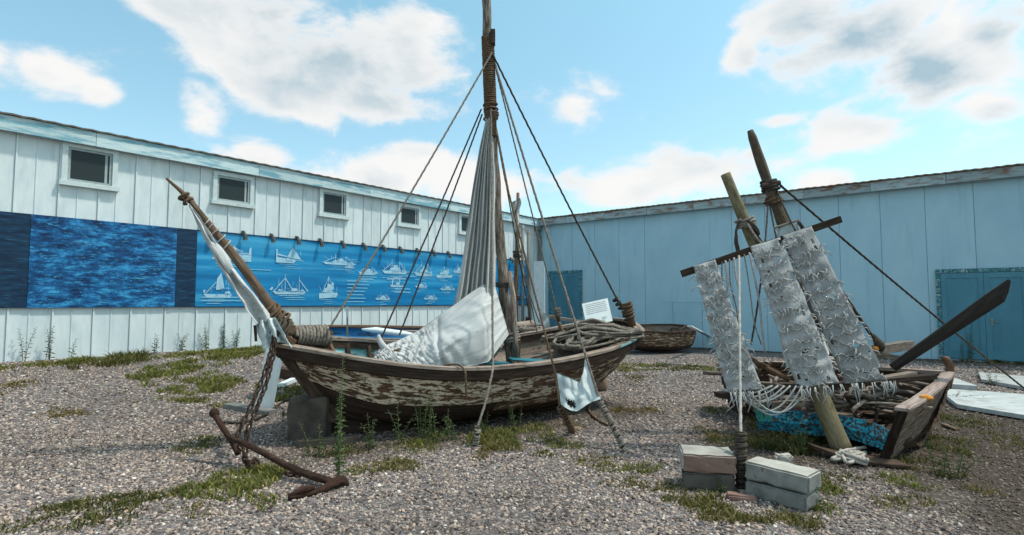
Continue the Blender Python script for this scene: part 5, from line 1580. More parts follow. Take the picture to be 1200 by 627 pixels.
# fringed net strips
def net_strip(TL, TR, BL, BR, label, seed, d0, d1, hem=True):
    q = random.Random(seed); NR, NC = 70, 13
    rows = []

    def at(u, v, off=0):
        a = (TL[0] + (BL[0] - TL[0]) * v + 3 * math.sin(v * 3) * 0, TL[1] + (BL[1] - TL[1]) * v)
        b = (TR[0] + (BR[0] - TR[0]) * v, TR[1] + (BR[1] - TR[1]) * v)
        x = a[0] + (b[0] - a[0]) * u; y = a[1] + (b[1] - a[1]) * u
        edge = 1.4 * noise.noise(V((v * 9, u * 3, seed)))
        return P(x + edge, y, d0 + (d1 - d0) * v - .045 * math.sin(v * math.pi) + .035 * noise.noise(V((u * 2.5, v * 7, seed + 3))) + .012 * math.sin(v * 60 + u * 4) - off)
    for i in range(NR + 1):
        rows.append([at(j / NC, i / NR) for j in range(NC + 1)])
    t = thing('net_strip', label, 'net', rows[-1][NC // 2], 'fringed net strips on the wreck')
    cloth_obj('cloth', rows, 'net', None, None, parent=t, uvs=[[(j * .03, i * .03) for j in range(NC + 1)] for i in range(NR + 1)], thick=.010, drop=lambda i, j: noise.noise(V((i * .33 + seed * 9, j * .55, 2.2))) > .46)
    mb = MB()
    nrow = 17
    for r in range(nrow):
        v0 = (r + .4 + q.uniform(-.3, .3)) / nrow
        pts = []
        k0, k1 = q.choice(((0, 22), (0, 15), (6, 22), (3, 19)))
        ns = 3
        for k in range(k0, k1):
            u = k / (ns * 7); ph = (u * ns + (r % 2) * .5) % 1
            pts.append(at(min(.98, max(.02, u)), min(.99, v0 + .022 * math.sin(ph * math.pi) + .010 * q.uniform(-1, 1) - .02 * (u - .5) * (r % 3 - 1)), .016))
        mb.tube(pts, .0055, 5)
        for k in range(4):
            u = q.uniform(.02, .95); v = v0 + q.uniform(-.02, .02); L = q.uniform(.03, .085)
            p = at(u, min(.99, max(0.01, v)), .016)
            sdx = q.uniform(-1, 1)
            dn = V((sdx * .7, -.35, -q.uniform(.2, 1))).normalized()
            mb.tube([p, p + dn * L * .5 + V((0, -.02, .01)), p + dn * L + V((sdx * .02, -.008, -.02))], [.0065, .0055, .003], 5)
    for k in range(26):                     # ragged side fringe
        v = q.uniform(.02, .95); u = 0 if k % 2 else 1; p = at(u, v); L = q.uniform(.03, .10)
        sd = -1 if u == 0 else 1
        mb.tube([p, p + V((sd * L * .5, -.015, -L * .1)), p + V((sd * L * .8, -.01, -L * .6))], [.006, .005, .003], 5)
    if hem:
        for k in range(15):
            p = at(q.uniform(0, 1), 1.0); L = q.uniform(.03, .20) 
            mb.tube([p + V((0, -.05, 0)), p + V((q.uniform(-.02, .02), -.075, -L * .5)), p + V((q.uniform(-.04, .04), -.07, -L))], [.006, .006, .004], 5)
    part('fringe', mb, MT['net_cord'], t, smooth=True, kind='stuff')
    return t


net_strip((813, 312), (838, 304), (852, 459), (894, 457), 'leftmost fringed grey net strip hanging from the upper yard', 1, 5.40, 5.22)
net_strip((880, 289), (914, 278), (934, 455), (984, 449), 'middle fringed grey net strip over the mossy mast', 2, 5.46, 5.30)
net_strip((917, 276), (951, 265), (990, 449), (1040, 446), 'rightmost fringed grey net strip reaching the wreck deck', 3, 5.50, 5.40)
# torn grey cloth behind strips
TP = [(920, 292, 5.85), (938, 285, 5.85)]; BM = [(948, 420, 5.8), (972, 412, 5.8)]
TP2 = [(905, 262, 5.95), (915, 258, 5.95), (925, 256, 5.95), (932, 275, 5.9)]
rows = []
for i in range(15):
    t = i / 14
    rows.append([P(925 + 22 * t + (j / 30) * 28 + 4 * noise.noise(V((t * 3, j * .2, 1))), 300 + j / 30 * 118 + 4 * math.sin(t * 5), 5.85 + .06 * math.sin(t * 9 + j * .2) + .05 * noise.noise(V((t * 4, j * .15, 7)))) for j in range(31)])
cloth_obj('torn_net_cloth', rows, 'sailcloth', 'torn grey cloth hanging behind the two right net strips', 'cloth', drop=lambda i, j: noise.noise(V((i * .28, j * .17, 4.4))) > .28)
rows = []
for i in range(11):
    t = i / 10
    rows.append([P(908 + 27 * t + j * .5, 268 - 7 * t + j * 2.2 + 1.2 * math.sin(i), 5.95 + .03 * math.sin(t * 8 + j * .5)) for j in range(11)])
cloth_obj('net_remnant', rows, 'cloth_blue', 'small pale cloth remnant on the cross stick of the taller mast', 'cloth')
mb = MB(); mb.tube([P(907, 267, 5.92), P(936, 258, 5.92)], .012, 6); single('cross_stick', mb, MT['twig'], 'thin pale cross stick on the taller dark mast', 'stick')
mb = MB(); mb.tube([P(944, 380, 5.45), P(964, 373, 5.45)], .018, 6); single('toggle_stick', mb, MT['twig'], 'short pale toggle stick between the right two net strips', 'stick')
# loose cords and grey ribbons hanging from the upper yard
q = random.Random(21)
for k, x in enumerate((846, 850, 855, 860, 872, 878)):
    y0 = 321 - (x - 799) * .344
    pts = [P(x, y0 + 2, 5.43)] + [P(x + q.uniform(-3, 3) + u * (2.5 if x < 862 else 4.5), y0 + u * (24 + 3 * (k % 3)), 5.42 + q.uniform(-.03, .03)) for u in range(1, 5)]
    mb = MB(); mb.tube(cr(pts, 30), .006 + .004 * (k % 2), 5)
    part('hanging_cord', mb, MT['net_cord'] if k % 2 else MT['rope'], wk, smooth=True)
# white rope from yard to the lashing between the blocks
gl = G(869, 572)
t = thing('mooring_rope', 'straight white rope from the upper yard down to a dark lashing between blocks', 'rope', gl)
mb = MB(); mb.rope([P(866, 300, 5.40), P(867, 420, 4.75), P(868, 508, 4.32)], .011); part('rope', mb, MT['rope_pale'], t, smooth=True)
wrap(t, 'lashing', [P(868, 505, 4.32), P(868.5, 540, 4.26), gl + V((0, 0, .0))], .024, .013, 19, 'rope_dark', .30, 77)
mb = MB(); mb.tube([P(868, 506, 4.32), P(868.5, 540, 4.26), gl - V((0, 0, .05))], .026, 8); part('core', mb, MT['rope_dark'], t)
# hanging swag of cords on the lower board
mb = MB()
for k in range(7):
    a = P(842 + k * 6, 455 + k * .5, 5.2); b = P(905 + k * 7, 452, 5.24); mb.tube(sag(a, b, .06 + .03 * k * q.uniform(.6, 1.3), 16), .008, 5)
for k in range(24):
    x = q.uniform(855, 1050); p = P(x, 463 - (x - 841) * .088 + 1, 5.18 + (x - 841) * .0018); L = q.uniform(.05, .2)
    mb.tube([p, p + V((q.uniform(-.02, .02), -.015, -L * .6)), p + V((q.uniform(-.05, .05), 0, -L))], [.007, .007, .004], 5)
part('cord_fringe', mb, MT['net_cord'], wk, smooth=True, kind='stuff')
# white board scrap and orange float
mb = MB(); mb.hexa([P(914, 401, 5.72), P(919, 397, 5.72), P(930, 428, 5.70), P(922, 432, 5.70), P(914, 401, 5.75), P(919, 397, 5.75), P(930, 428, 5.73), P(922, 432, 5.73)])
single('white_scrap', mb, MT['white_board'], 'narrow white board scrap beside the middle net strip', 'board')


def lump(name, c, r, mat, label, cat, seed, sq=(1, 1, 1)):
    bm = bmesh.new(); bmesh.ops.create_icosphere(bm, subdivisions=3, radius=1)
    for v in bm.verts:
        n = 1 + .28 * noise.noise(v.co * 1.6 + V((seed, 0, 0))) + .12 * noise.noise(v.co * 4 + V((seed, 3, 0)))
        v.co = V((v.co.x * r * n * sq[0], v.co.y * r * n * sq[1], v.co.z * r * n * sq[2])) + c
    mb = MB(); mb.v = [v.co.copy() for v in bm.verts]; mb.uv = [(v.x, v.z) for v in mb.v]
    bm.verts.index_update(); mb.f = [tuple(v.index for v in f.verts) for f in bm.faces]; mb.m = [0] * len(mb.f); bm.free()
    return single(name, mb, MT[mat], label, cat, smooth=True)


lump('orange_rag', tr_pt(.28, .49), .055, 'orange', 'small orange rag on the pale transom cap of the wreck', 'rag', 1, (1, .8, .5))
lump('orange_rag', P(1026, 409, 6.2), .030, 'orange', 'tiny orange scrap at the rope end above the wreck', 'rag', 2)
# sticks and driftwood heaped in the wreck
q = random.Random(33)
for k in range(46):
    u, w = q.uniform(.05, .95), q.uniform(.06, .9)
    i = int(4 + u * 23)
    c = HW.pt(1, i, .18).lerp(HW.pt(-1, i, .18), w) + V((0, 0, q.uniform(.0, .16) * math.sin(w * math.pi) + .02))
    d = V((q.uniform(-1, 1), q.uniform(-1, 1), q.uniform(-.18, .22))).normalized(); L = q.uniform(.18, .50)
    bend = V((q.uniform(-.05, .05), q.uniform(-.05, .05), q.uniform(-.02, .06)))
    mb = MB(); mb.tube(cr([c - d * L, c + bend, c + d * L], 8), [q.uniform(.010, .024)] * 8, 6, knob=.3, seed=k)
    single('driftwood_stick', mb, MT['twig'], 'driftwood stick in the jumbled heap inside the wrecked boat', 'stick', 'sticks heaped in the wrecked boat', smooth=True)
for k in range(22):
    c = P(q.uniform(905, 1040), q.uniform(462, 478), q.uniform(5.55, 5.9)); d = V((q.uniform(-1, 1), q.uniform(-.5, .5), q.uniform(-.4, .3))).normalized(); L = q.uniform(.10, .30)
    mb = MB(); mb.tube(cr([c - d * L, c + V((0, 0, q.uniform(-.03, .04))), c + d * L], 7), [q.uniform(.009, .020)] * 7, 6, knob=.3, seed=k)
    single('driftwood_stick', mb, MT['twig'], 'short driftwood stick poking from the broken near side of the wreck', 'stick', 'sticks in the broken side of the wreck', smooth=True)
for k, (x0, x1, y, dd, lab, mt) in enumerate(((1008, 1050, 452, 6.1, 'coil of pale rope on the wreck deck right of the net strips', 'rope'), (945, 990, 425, 6.0, 'coil of pale rope behind the two right net strips', 'rope_pale'), (990, 1040, 472, 5.5, 'dark rope tangle in the broken side of the wreck', 'rope_dark'), (880, 930, 432, 6.2, 'brown rope tangle at the left of the wreck', 'rope_brown'))):
    mb = MB(); q2 = random.Random(k + 50)
    for m in range(5):
        pts = [P(q2.uniform(x0, x1), y + q2.uniform(-9, 8), dd + q2.uniform(-.12, .12)) for _ in range(8)]
        mb.rope(cr(pts, 60), .014, step=.025, n=6)
    single('rope_tangle', mb, MT[mt], lab, 'rope', smooth=True)
mb = MB(); mb.tube(cr([P(878, 418, 6.3), P(895, 430, 6.1), P(925, 445, 5.9)], 10), .025, 7, knob=.3); single('brown_branch', mb, MT['wood_brown'], 'thin brown branch slanting down left of the white board scrap', 'branch', smooth=True)
mb = MB(); mb.beam(P(1028, 410, 6.6), P(1066, 404, 6.9), .12, .10); mb.beam(P(1020, 414, 6.5), P(1058, 420, 6.5), .1, .05); single('plank_pile', mb, MT['twig'], 'small pile of weathered planks at the back of the wreck', 'plank')
# green and blue netting scraps
mb = MB(); q2 = random.Random(61)
for m in range(10):
    x = 882 + m * 1.5 + q2.uniform(-3, 3); mb.tube(cr([P(x, 474, 5.4), P(x + 4 + q2.uniform(-3, 3), 484, 5.35), P(x + 8, 494, 5.3)], 8), .007, 4)
single('green_netting', mb, MT['green_net'], 'small green netting scrap under the left of the lower board', 'net')
mb = MB(); q2 = random.Random(62)
for m in range(4):
    pts = [G(988 + q2.uniform(-14, 30), 540 + q2.uniform(-9, 10)) + V((0, 0, .03 + q2.uniform(0, .05))) for _ in range(7)]
    mb.rope(cr(pts, 50), .015, step=.025, n=6)
single('loose_rope', mb, MT['rope_pale'], 'loose pale rope lying at the foot of the mossy mast', 'rope', smooth=True)

# ================================================================== ANCHOR, CHAIN and bow supports
g0 = G(383, 572)
sh0, sh1 = P(252, 484, 5.02), P(390, 572, 4.32)
sh1.z = max(sh1.z, gz(sh1.x, sh1.y) + .05)
an = thing('rusty_anchor', 'rusty iron anchor propped on the gravel before the bow', 'anchor', V((sh1.x, sh1.y, gz(sh1.x, sh1.y))))
d = sh1 - sh0
stock_mid = P(276, 520, 4.92)
mb = MB(); mb.tube(cr([P(268, 512, 4.9), P(300, 526, 4.74), P(345, 550, 4.52), sh1], 20), [.021 + .010 * (k / 19) for k in range(20)], 10, knob=.2); part('shank', mb, MT['rust'], an, smooth=True)
mb = MB(); mb.tube(cr([P(251, 485, 5.1), P(262, 503, 5.0), P(272, 518, 4.94), P(279, 532, 4.89)], 16), [.024] * 16, 10, knob=.2); part('stock', mb, MT['rust'], an, smooth=True)
for p in (P(251, 484, 5.1),):
    bm = bmesh.new(); bmesh.ops.create_uvsphere(bm, u_segments=10, v_segments=7, radius=.043)
    mb = MB(); bm.verts.index_update(); mb.v = [v.co + p for v in bm.verts]; mb.uv = [(v.x, v.z) for v in mb.v]; mb.f = [tuple(v.index for v in f.verts) for f in bm.faces]; mb.m = [0] * len(mb.f); bm.free()
    part('stock_knob', mb, MT['rust'], an, smooth=True)
# arms and flukes: one arm curls back along the ground towards us, the other is buried
arm = cr([sh1 + V((.02, .03, -.02)), sh1 + V((.0, -.05, .0)), P(374, 578, 4.22), P(355, 583, 4.12), P(338, 584, 4.06)], 20)
for p in arm: p.z = max(p.z, gz(p.x, p.y) + .02)
mb = MB(); mb.tube(arm, [.036 - .018 * (k / 19) for k in range(20)], 10, knob=.15); part('arm', mb, MT['rust'], an, smooth=True)
a, b = arm[11], arm[19]; side = (b - a).cross(V((0, 0, 1))).normalized()
mb = MB(); mid = a.lerp(b, .4)
rows = [[a - side * .015 + V((0, 0, .03)), a + side * .015 + V((0, 0, .03)), a + side * .015 + V((0, 0, .045)), a - side * .015 + V((0, 0, .045))],
        [mid - side * .05 + V((0, 0, .035)), mid + side * .05 + V((0, 0, .035)), mid + side * .047 + V((0, 0, .05)), mid - side * .047 + V((0, 0, .058))],
        [b - side * .008 + V((0, 0, .015)), b + side * .008 + V((0, 0, .015)), b + side * .008 + V((0, 0, .025)), b - side * .008 + V((0, 0, .025))]]
mb.grid(rows, 0, None, closed=True); mb.f += [(3, 2, 1, 0), (8, 9, 10, 11)]; mb.m += [0, 0]; part('fluke', mb, MT['rust'], an)
mb = MB(); mb.tube(cr([sh1 + V((.0, .0, -.01)), sh1 + V((.05, .04, .0)), sh1 + V((.07, .08, -.05)), sh1 + V((.07, .10, -.14))], 12), [.042 - .012 * k / 11 for k in range(12)], 9, knob=.15); part('arm', mb, MT['rust'], an, smooth=True, label='stub of the buried arm')


def chain(pts, label, link=.082, R=.0105, group=None):
    pts = resample(pts, link * .74)
    base = min(pts, key=lambda p: p.z)
    t = thing('chain', label, 'chain', V((base.x, base.y, base.z)), group)
    # one link mesh shared by all
    mb = MB(); path = []
    a, b = link / 2 - R, link * .33 - R
    for k in range(17):
        th = 2 * math.pi * k / 16
        path.append(V((a * math.copysign(abs(math.cos(th)) ** .7, math.cos(th)), b * math.copysign(abs(math.sin(th)) ** .85, math.sin(th)), 0)))
    mb.tube(path, R, 6, cap=False)
    me = make_mesh('link', mb, MT['chain'], None, True)
    for k in range(len(pts) - 1):
        d = pts[k + 1] - pts[k]; c = (pts[k] + pts[k + 1]) / 2
        q = d.to_track_quat('X', 'Z') @ Quaternion((1, 0, 0), math.pi / 2 * (k % 2) + .4 + .2 * math.sin(k))
        o = bpy.data.objects.new('link', me); COL.objects.link(o); o.parent = t
        o.rotation_mode = 'QUATERNION'; o.rotation_quaternion = q; o.location = c - FR[t].translation
    return t


ctop = P(323, 386, 5.58)
chain([ctop, P(318, 410, 5.45), P(309, 440, 5.3), P(298, 468, 5.12), P(285, 495, 4.98), P(277, 512, 4.90)], 'thick rusty chain from the stem head down to the anchor stock')
chain([ctop + V((.03, -.03, -.02)), P(320, 418, 5.42), P(312, 450, 5.25), P(301, 478, 5.1), P(290, 505, 4.98), P(287, 530, 4.92), P(292, 548, 4.9)], 'rusty chain hanging just right of the thicker one to the gravel')
cpts = [G(290, 548) + V((0, 0, .03)), G(300, 552) + V((0, 0, .02)), G(296, 545) + V((0, 0, .05)), G(306, 548) + V((0, 0, .02)), G(330, 556) + V((0, 0, .015)), G(352, 560) + V((0, 0, .015))]
chain(cr(cpts, 30), 'loose rusty chain end lying on the gravel beside the anchor')
chain(cr([P(279, 522, 4.86), P(288, 532, 4.85), P(284, 540, 4.84), P(294, 540, 4.83), P(289, 548, 4.82), P(299, 549, 4.80), P(292, 553, 4.76)], 30), 'bunched rusty chain under the anchor stock')

# white slanting post and its foot slab
f0 = G(308, 482); t0 = P(327, 392, 5.92); fd = f0.y
t0 = P(326, 392, f0.y - .02)
mb = MB()
mb.beam(f0 - V((0, 0, .03)), t0, .22, .045, up=V((.35, -1, 0)))
single('white_post', mb, MT['white_board'], 'slanting white board propped under the bow beside the chain', 'post')
fa = G(268, 478, .03); fb = G(318, 487, .03)
mb = MB(); mb.beam(fa, fb, .16, .07); single('foot_stone', mb, MT['concrete'], 'pale stone slab at the foot of the white board', 'slab')
mb = MB(); mb.beam(G(330, 432, .05), G(345, 436, .05), .10, .06); single('white_offcut', mb, MT['white_board'], 'small white offcut on the ground behind the bow', 'board')
mb = MB(); mb.beam(G(322, 421, .08), G(352, 424, .08), .18, .16); single('timber_block', mb, MT['wood_dark'], 'dark timber block on the ground behind the bow', 'timber')
# block under the forefoot
kb = P(366, 500, 5.98); kb.z = gz(kb.x, kb.y)
mb = MB(); bm = bmesh.new(); bmesh.ops.create_cube(bm, size=1); bmesh.ops.bevel(bm, geom=bm.edges[:], offset=.08, segments=2, affect='EDGES', profile=.6)
bmesh.ops.subdivide_edges(bm, edges=bm.edges[:], cuts=2, use_grid_fill=True)
for v in bm.verts:
    co = V((v.co.x * .40, v.co.y * .34, v.co.z * .46)); co *= 1 + .10 * noise.noise(co * 6); v.co = co + kb + V((0, 0, .19))
bm.verts.index_update(); mb.v = [v.co.copy() for v in bm.verts]; mb.uv = [(v.x, v.z) for v in mb.v]; mb.f = [tuple(v.index for v in f.verts) for f in bm.faces]; mb.m = [0] * len(mb.f); bm.free()
single('keel_block', mb, MT['keel_block'], 'rough stone block under the forefoot of the big boat', 'block', smooth=True)
mb = MB(); mb.beam(G(350, 524, .03), G(420, 518, .03), .12, .07); single('keel_timber', mb, MT['keel_block'], 'low grey timber lying before the keel block', 'timber')
mb = MB(); mb.rope(cr([P(358, 468, 5.9), G(335, 478, .10), G(305, 492, .03), G(282, 497, .02), G(262, 497, .02)], 40), .016); single('loose_rope', mb, MT['rope_dark'], 'dark rope trailing from the keel block over the gravel', 'rope', smooth=True)
lump('support_stone', G(640, 474) + V((0, .12, .10)), .15, 'stone', 'brown stone propping the hull left of the torn sheet', 'stone', 7, (1, .8, .9))
lump('support_stone', G(707, 459) + V((0, .10, .12)), .13, 'stone', 'brown stone under the stern right of the torn sheet', 'stone', 9, (.7, .8, 1.2))
lump('support_stone', G(675, 505) + V((0, 0, .02)), .05, 'stone', 'small tan stone by the peg under the torn sheet', 'stone', 12, (1.2, .8, .6))
mb = MB(); mb.rope(cr([G(700, 466, .05), G(690, 480, .02), G(698, 492, .02), G(712, 500, .02)], 30), .014); single('loose_rope', mb, MT['rope_brown'], 'short brown rope end on gravel below the torn sheet', 'rope', smooth=True)


# ================================================================== BLOCKS, slabs, boards
def slab(name, c, xdir, size, mats, label, cat, seed, tilt=0, facemat=None, dent=.012):
    """rough cast block: bevelled box with chipped edges"""
    bm = bmesh.new(); bmesh.ops.create_cube(bm, size=1)
    bmesh.ops.scale(bm, vec=size, verts=bm.verts)
    bmesh.ops.bevel(bm, geom=bm.edges[:], offset=.012, segments=2, affect='EDGES')
    bmesh.ops.subdivide_edges(bm, edges=[e for e in bm.edges if e.calc_length() > .05], cuts=5, use_grid_fill=True)
    bm.normal_update()
    mi = [(facemat(f.normal) if facemat else 0) for f in bm.faces]
    M = frame_at(c, xdir) @ Matrix.Rotation(tilt, 4, 'Y')
    mb = MB()
    for v in bm.verts:
        e = 1 if sum(abs(abs(v.co[i]) - size[i] / 2) < .02 for i in range(3)) >= 2 else .35
        co = v.co - v.normal * dent * e * max(0, noise.noise(v.co * 14 + V((seed, 0, 0)))) * 1.6
        mb.v.append(M @ co)
    bm.verts.index_update(); mb.f = [tuple(v.index for v in f.verts) for f in bm.faces]; mb.m = mi; mb.uv = [(v.x, v.z) for v in mb.v]; bm.free()
    return single(name, mb, mats, label, cat)


bl, br_ = G(800, 574), G(862, 578)
xd = (br_ - bl); xd.z = 0; w = xd.length
yd = V((-xd.y, xd.x, 0)).normalized()
c = (bl + br_) / 2 + yd * .15
fm = lambda n: 1 if n.z > .6 else (2 if n.y < -.6 else 0)  # lit tops and shaded fronts painted by face direction
slab('stone_block', V((c.x, c.y, c.z + .062)), xd, (w, .29, .125), [MT['block_dark'], MT['block_dark'], MT['block_dark']], 'dark block under the pinkish one left of the lashing', 'block', 1)
slab('stone_block', V((c.x, c.y, c.z + .195)), xd + yd * .02, (w * 1.04, .30, .135), [MT['block_top'], MT['block_top'], MT['block_pink']], 'pink-faced block with painted lit top, upper of the left pair', 'block', 2, facemat=fm, dent=.02)
bl, br_ = G(872, 581), G(944, 603)
xd = (br_ - bl); xd.z = 0; w = xd.length; yd = V((-xd.y, xd.x, 0)).normalized()
c = (bl + br_) / 2 + yd * .12
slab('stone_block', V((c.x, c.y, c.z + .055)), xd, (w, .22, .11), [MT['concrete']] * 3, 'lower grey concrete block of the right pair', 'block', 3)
slab('stone_block', V((c.x, c.y, c.z + .182)) + yd * .01, xd + yd * .03, (w * 1.03, .23, .125), [MT['concrete'], MT['block_top'], MT['concrete']], 'upper grey concrete block with painted lit top in the right pair', 'block', 4, facemat=fm, tilt=.03)
c = G(865, 585)
slab('brick', V((c.x + .02, c.y, c.z + .012)), V((1, -.35, 0)), (.20, .09, .05), [MT['block_pink']], 'small half-buried brick between the two block pairs', 'brick', 5)
c = G(918, 543)
slab('stone_chunk', V((c.x, c.y, c.z + .03)), V((1, -.2, 0)), (.14, .12, .10), [MT['block_top']], 'pale stone chunk behind the right block pair', 'stone', 6, dent=.05)

for (pts, label, h) in (([(1098, 460), (1122, 480), (1240, 500), (1240, 470)], 'long white board lying on the ground behind the wreck', .05),
                        ([(1104, 443), (1106, 456), (1146, 459)], 'triangular white board end beside the wreck transom', .07),
                        ([(1147, 440), (1150, 449), (1240, 466), (1240, 449)], 'white board lying below the right double doors', .05)):
    b = [G(x, y, .02) for x, y in pts]; n = len(b); zb = max(p.z for p in b)
    top = [p + V((0, 0, h)) for p in b]
    mb = MB(); mb.add(b + top, [tuple(reversed(range(n))), tuple(range(n, 2 * n))] + [(i, (i + 1) % n, n + (i + 1) % n, n + i) for i in range(n)])
    mb.uv = [(p.x, p.y) for p in mb.v]
    single('loose_board', mb, MT['slab'], label, 'board')
c = G(1118, 503)
mb = MB(); mb.beam(G(1105, 499, .02), G(1122, 506, .02), .05, .02); single('yellow_offcut', mb, MT['spar'], 'small tan wood offcut on the ground right of the wreck', 'wood')


# ================================================================== GRAVEL: loose pebbles over the bed
def build_pebbles():
    rs = np.random.RandomState(4)
    pts = []
    zones = [(2.6, 4.6, 3000, (.005, .0155)), (4.6, 6.5, 2000, (.006, .0165)), (6.5, 9.5, 900, (.008, .020)), (9.5, 14.5, 260, (.012, .025))]
    for d0, d1, dens, (r0, r1) in zones:
        W0 = 1.02 * d1 + .8
        n = int(dens * (d1 - d0) * 2 * W0)
        x = rs.uniform(-W0, W0, n); y = rs.uniform(d0, d1, n)
        k = np.abs(x) < 1.0 * y + .8
        # stay in front of both walls
        ql = (x - LA.x) * LN.x + (y - LA.y) * LN.y; qr = (x - CO.x) * RN.x + (y - CO.y) * RN.y
        k &= (ql > .1) & (qr > .1)
        x, y = x[k], y[k]
        s = r0 + (r1 - r0) * rs.power(.8, len(x)) ** 1.6
        pts.append(np.stack([x, y, s], 1))
    A = np.concatenate(pts)
    z = np.array([gz(a, b) for a, b in A[:, :2]]); soil_shade = np.array([soil_shade_at(a, b) for a, b in A[:, :2]])
    keep = rs.rand(len(A)) > soil_shade * .45
    A, z, soil_shade = A[keep], z[keep], soil_shade[keep]
    n = len(A)
    me = bpy.data.meshes.new('gravel_stones')
    me.vertices.add(n)
    co = np.stack([A[:, 0], A[:, 1], z + A[:, 2] * .18], 1).astype(np.float32)
    me.vertices.foreach_set('co', co.ravel())

    def attr(nm, typ, arr, key='value'):
        a = me.attributes.new(nm, typ, 'POINT'); a.data.foreach_set(key, np.ascontiguousarray(arr).ravel())
    sc = A[:, 2:3] * np.stack([rs.uniform(.8, 1.45, n), rs.uniform(.7, 1.1, n), rs.uniform(.45, .85, n)], 1)
    attr('pscale', 'FLOAT_VECTOR', sc.astype(np.float32), 'vector')
    attr('prot', 'FLOAT_VECTOR', np.stack([rs.normal(0, .35, n), rs.normal(0, .35, n), rs.uniform(0, 6.28, n)], 1).astype(np.float32), 'vector')
    attr('pidx', 'INT', rs.randint(0, 5, n).astype(np.int32))
    attr('tint', 'FLOAT', np.clip(rs.rand(n), 0, 1).astype(np.float32)); attr('soil_shade', 'FLOAT', np.clip(soil_shade * .8 + rs.normal(0, .12, n), 0, .85).astype(np.float32))
    me.update()
    pc = bpy.data.collections.new('pebble_shapes')
    for k in range(5):
        bm = bmesh.new(); bmesh.ops.create_icosphere(bm, subdivisions=2 if k < 2 else 1, radius=1)
        for v in bm.verts:
            v.co *= 1 + .30 * noise.noise(v.co * 1.3 + V((k * 9.1, 0, 0)))
            # knock flat facets into it
            for f in range(3):
                nn = V((math.sin(k * 2 + f * 2.1), math.cos(k + f * 1.7), math.sin(f * 3 + k))).normalized(); dd = v.co.dot(nn)
                if dd > .72: v.co -= nn * (dd - .72)
        m2 = bpy.data.meshes.new('pebble'); bm.to_mesh(m2); bm.free(); m2.materials.append(MT['pebble'])
        pc.objects.link(bpy.data.objects.new('pebble_shape', m2))
    o = bpy.data.objects.new('gravel_stones', me); COL.objects.link(o)
    tag(o, 'loose grey, bluish and tan gravel stones covering the yard', 'gravel', kind='stuff')
    ng = bpy.data.node_groups.new('scatter_pebbles', 'GeometryNodeTree')
    ng.interface.new_socket('Geometry', in_out='INPUT', socket_type='NodeSocketGeometry'); ng.interface.new_socket('Geometry', in_out='OUTPUT', socket_type='NodeSocketGeometry')
    N = ng.nodes.new; L = ng.links.new
    gi, go = N('NodeGroupInput'), N('NodeGroupOutput')
    ip = N('GeometryNodeInstanceOnPoints'); ci = N('GeometryNodeCollectionInfo'); ci.inputs['Collection'].default_value = pc
    ci.inputs['Separate Children'].default_value = True; ci.inputs['Reset Children'].default_value = True

    def na(nm, t):
        a = N('GeometryNodeInputNamedAttribute'); a.data_type = t; a.inputs[0].default_value = nm; return a.outputs[0]
    L(gi.outputs[0], ip.inputs['Points']); L(ci.outputs[0], ip.inputs['Instance']); ip.inputs['Pick Instance'].default_value = True
    L(na('pidx', 'INT'), ip.inputs['Instance Index']); L(na('prot', 'FLOAT_VECTOR'), ip.inputs['Rotation']); L(na('pscale', 'FLOAT_VECTOR'), ip.inputs['Scale'])
    L(ip.outputs[0], go.inputs[0])
    md = o.modifiers.new('scatter', 'NODES'); md.node_group = ng
    return n


build_pebbles()

# ================================================================== GRASS, moss and weeds
GREEN = [(.13, .15, .030), (.19, .20, .045), (.095, .12, .026), (.25, .23, .070)]
DARKG = [(.065, .078, .020), (.090, .098, .026), (.13, .115, .036)]
OLIVE = [(.13, .125, .035), (.17, .15, .045), (.095, .10, .028), (.21, .17, .06)]
TAN = [(.19, .13, .045), (.24, .17, .065), (.15, .115, .04), (.12, .12, .035)]
PATCH = []      # pixel x, y, rx, ry, blades per m2, height, palette


def pa(x, y, rx, ry, n, h, pal): PATCH.append((x, y, rx, ry, n, h, pal))


for x in range(-10, 310, 22): pa(x, 432 - x * .072, 20, 4, 800, .10, GREEN if x % 44 else OLIVE)
pa(140, 424, 22, 6, 3000, .20, DARKG); pa(95, 424, 22, 4, 2200, .12, GREEN); pa(205, 424, 30, 7, 2600, .10, GREEN); pa(240, 430, 36, 9, 2600, .10, GREEN); pa(275, 415, 30, 7, 2600, .12, GREEN); pa(225, 441, 22, 6, 2600, .10, GREEN)
pa(260, 455, 26, 6, 2400, .05, TAN); pa(76, 463, 25, 6, 2600, .05, TAN); pa(152, 462, 16, 4, 800, .05, OLIVE); pa(262, 474, 20, 6, 2200, .06, OLIVE); pa(10, 440, 18, 5, 2000, .06, TAN); pa(330, 430, 26, 9, 2400, .10, GREEN); pa(335, 466, 20, 8, 2400, .10, GREEN); pa(345, 485, 14, 6, 1500, .09, DARKG)
pa(232, 522, 32, 15, 1500, .05, DARKG); pa(222, 535, 18, 8, 1300, .05, OLIVE)
pa(40, 612, 70, 18, 1700, .055, DARKG); pa(110, 598, 70, 13, 1800, .055, DARKG); pa(185, 582, 50, 10, 2100, .06, DARKG); pa(255, 575, 45, 14, 2600, .085, GREEN); pa(300, 560, 40, 14, 2800, .09, GREEN); pa(320, 588, 30, 12, 2000, .08, GREEN); pa(160, 612, 30, 10, 1300, .05, DARKG); pa(210, 600, 40, 12, 1200, .05, OLIVE)
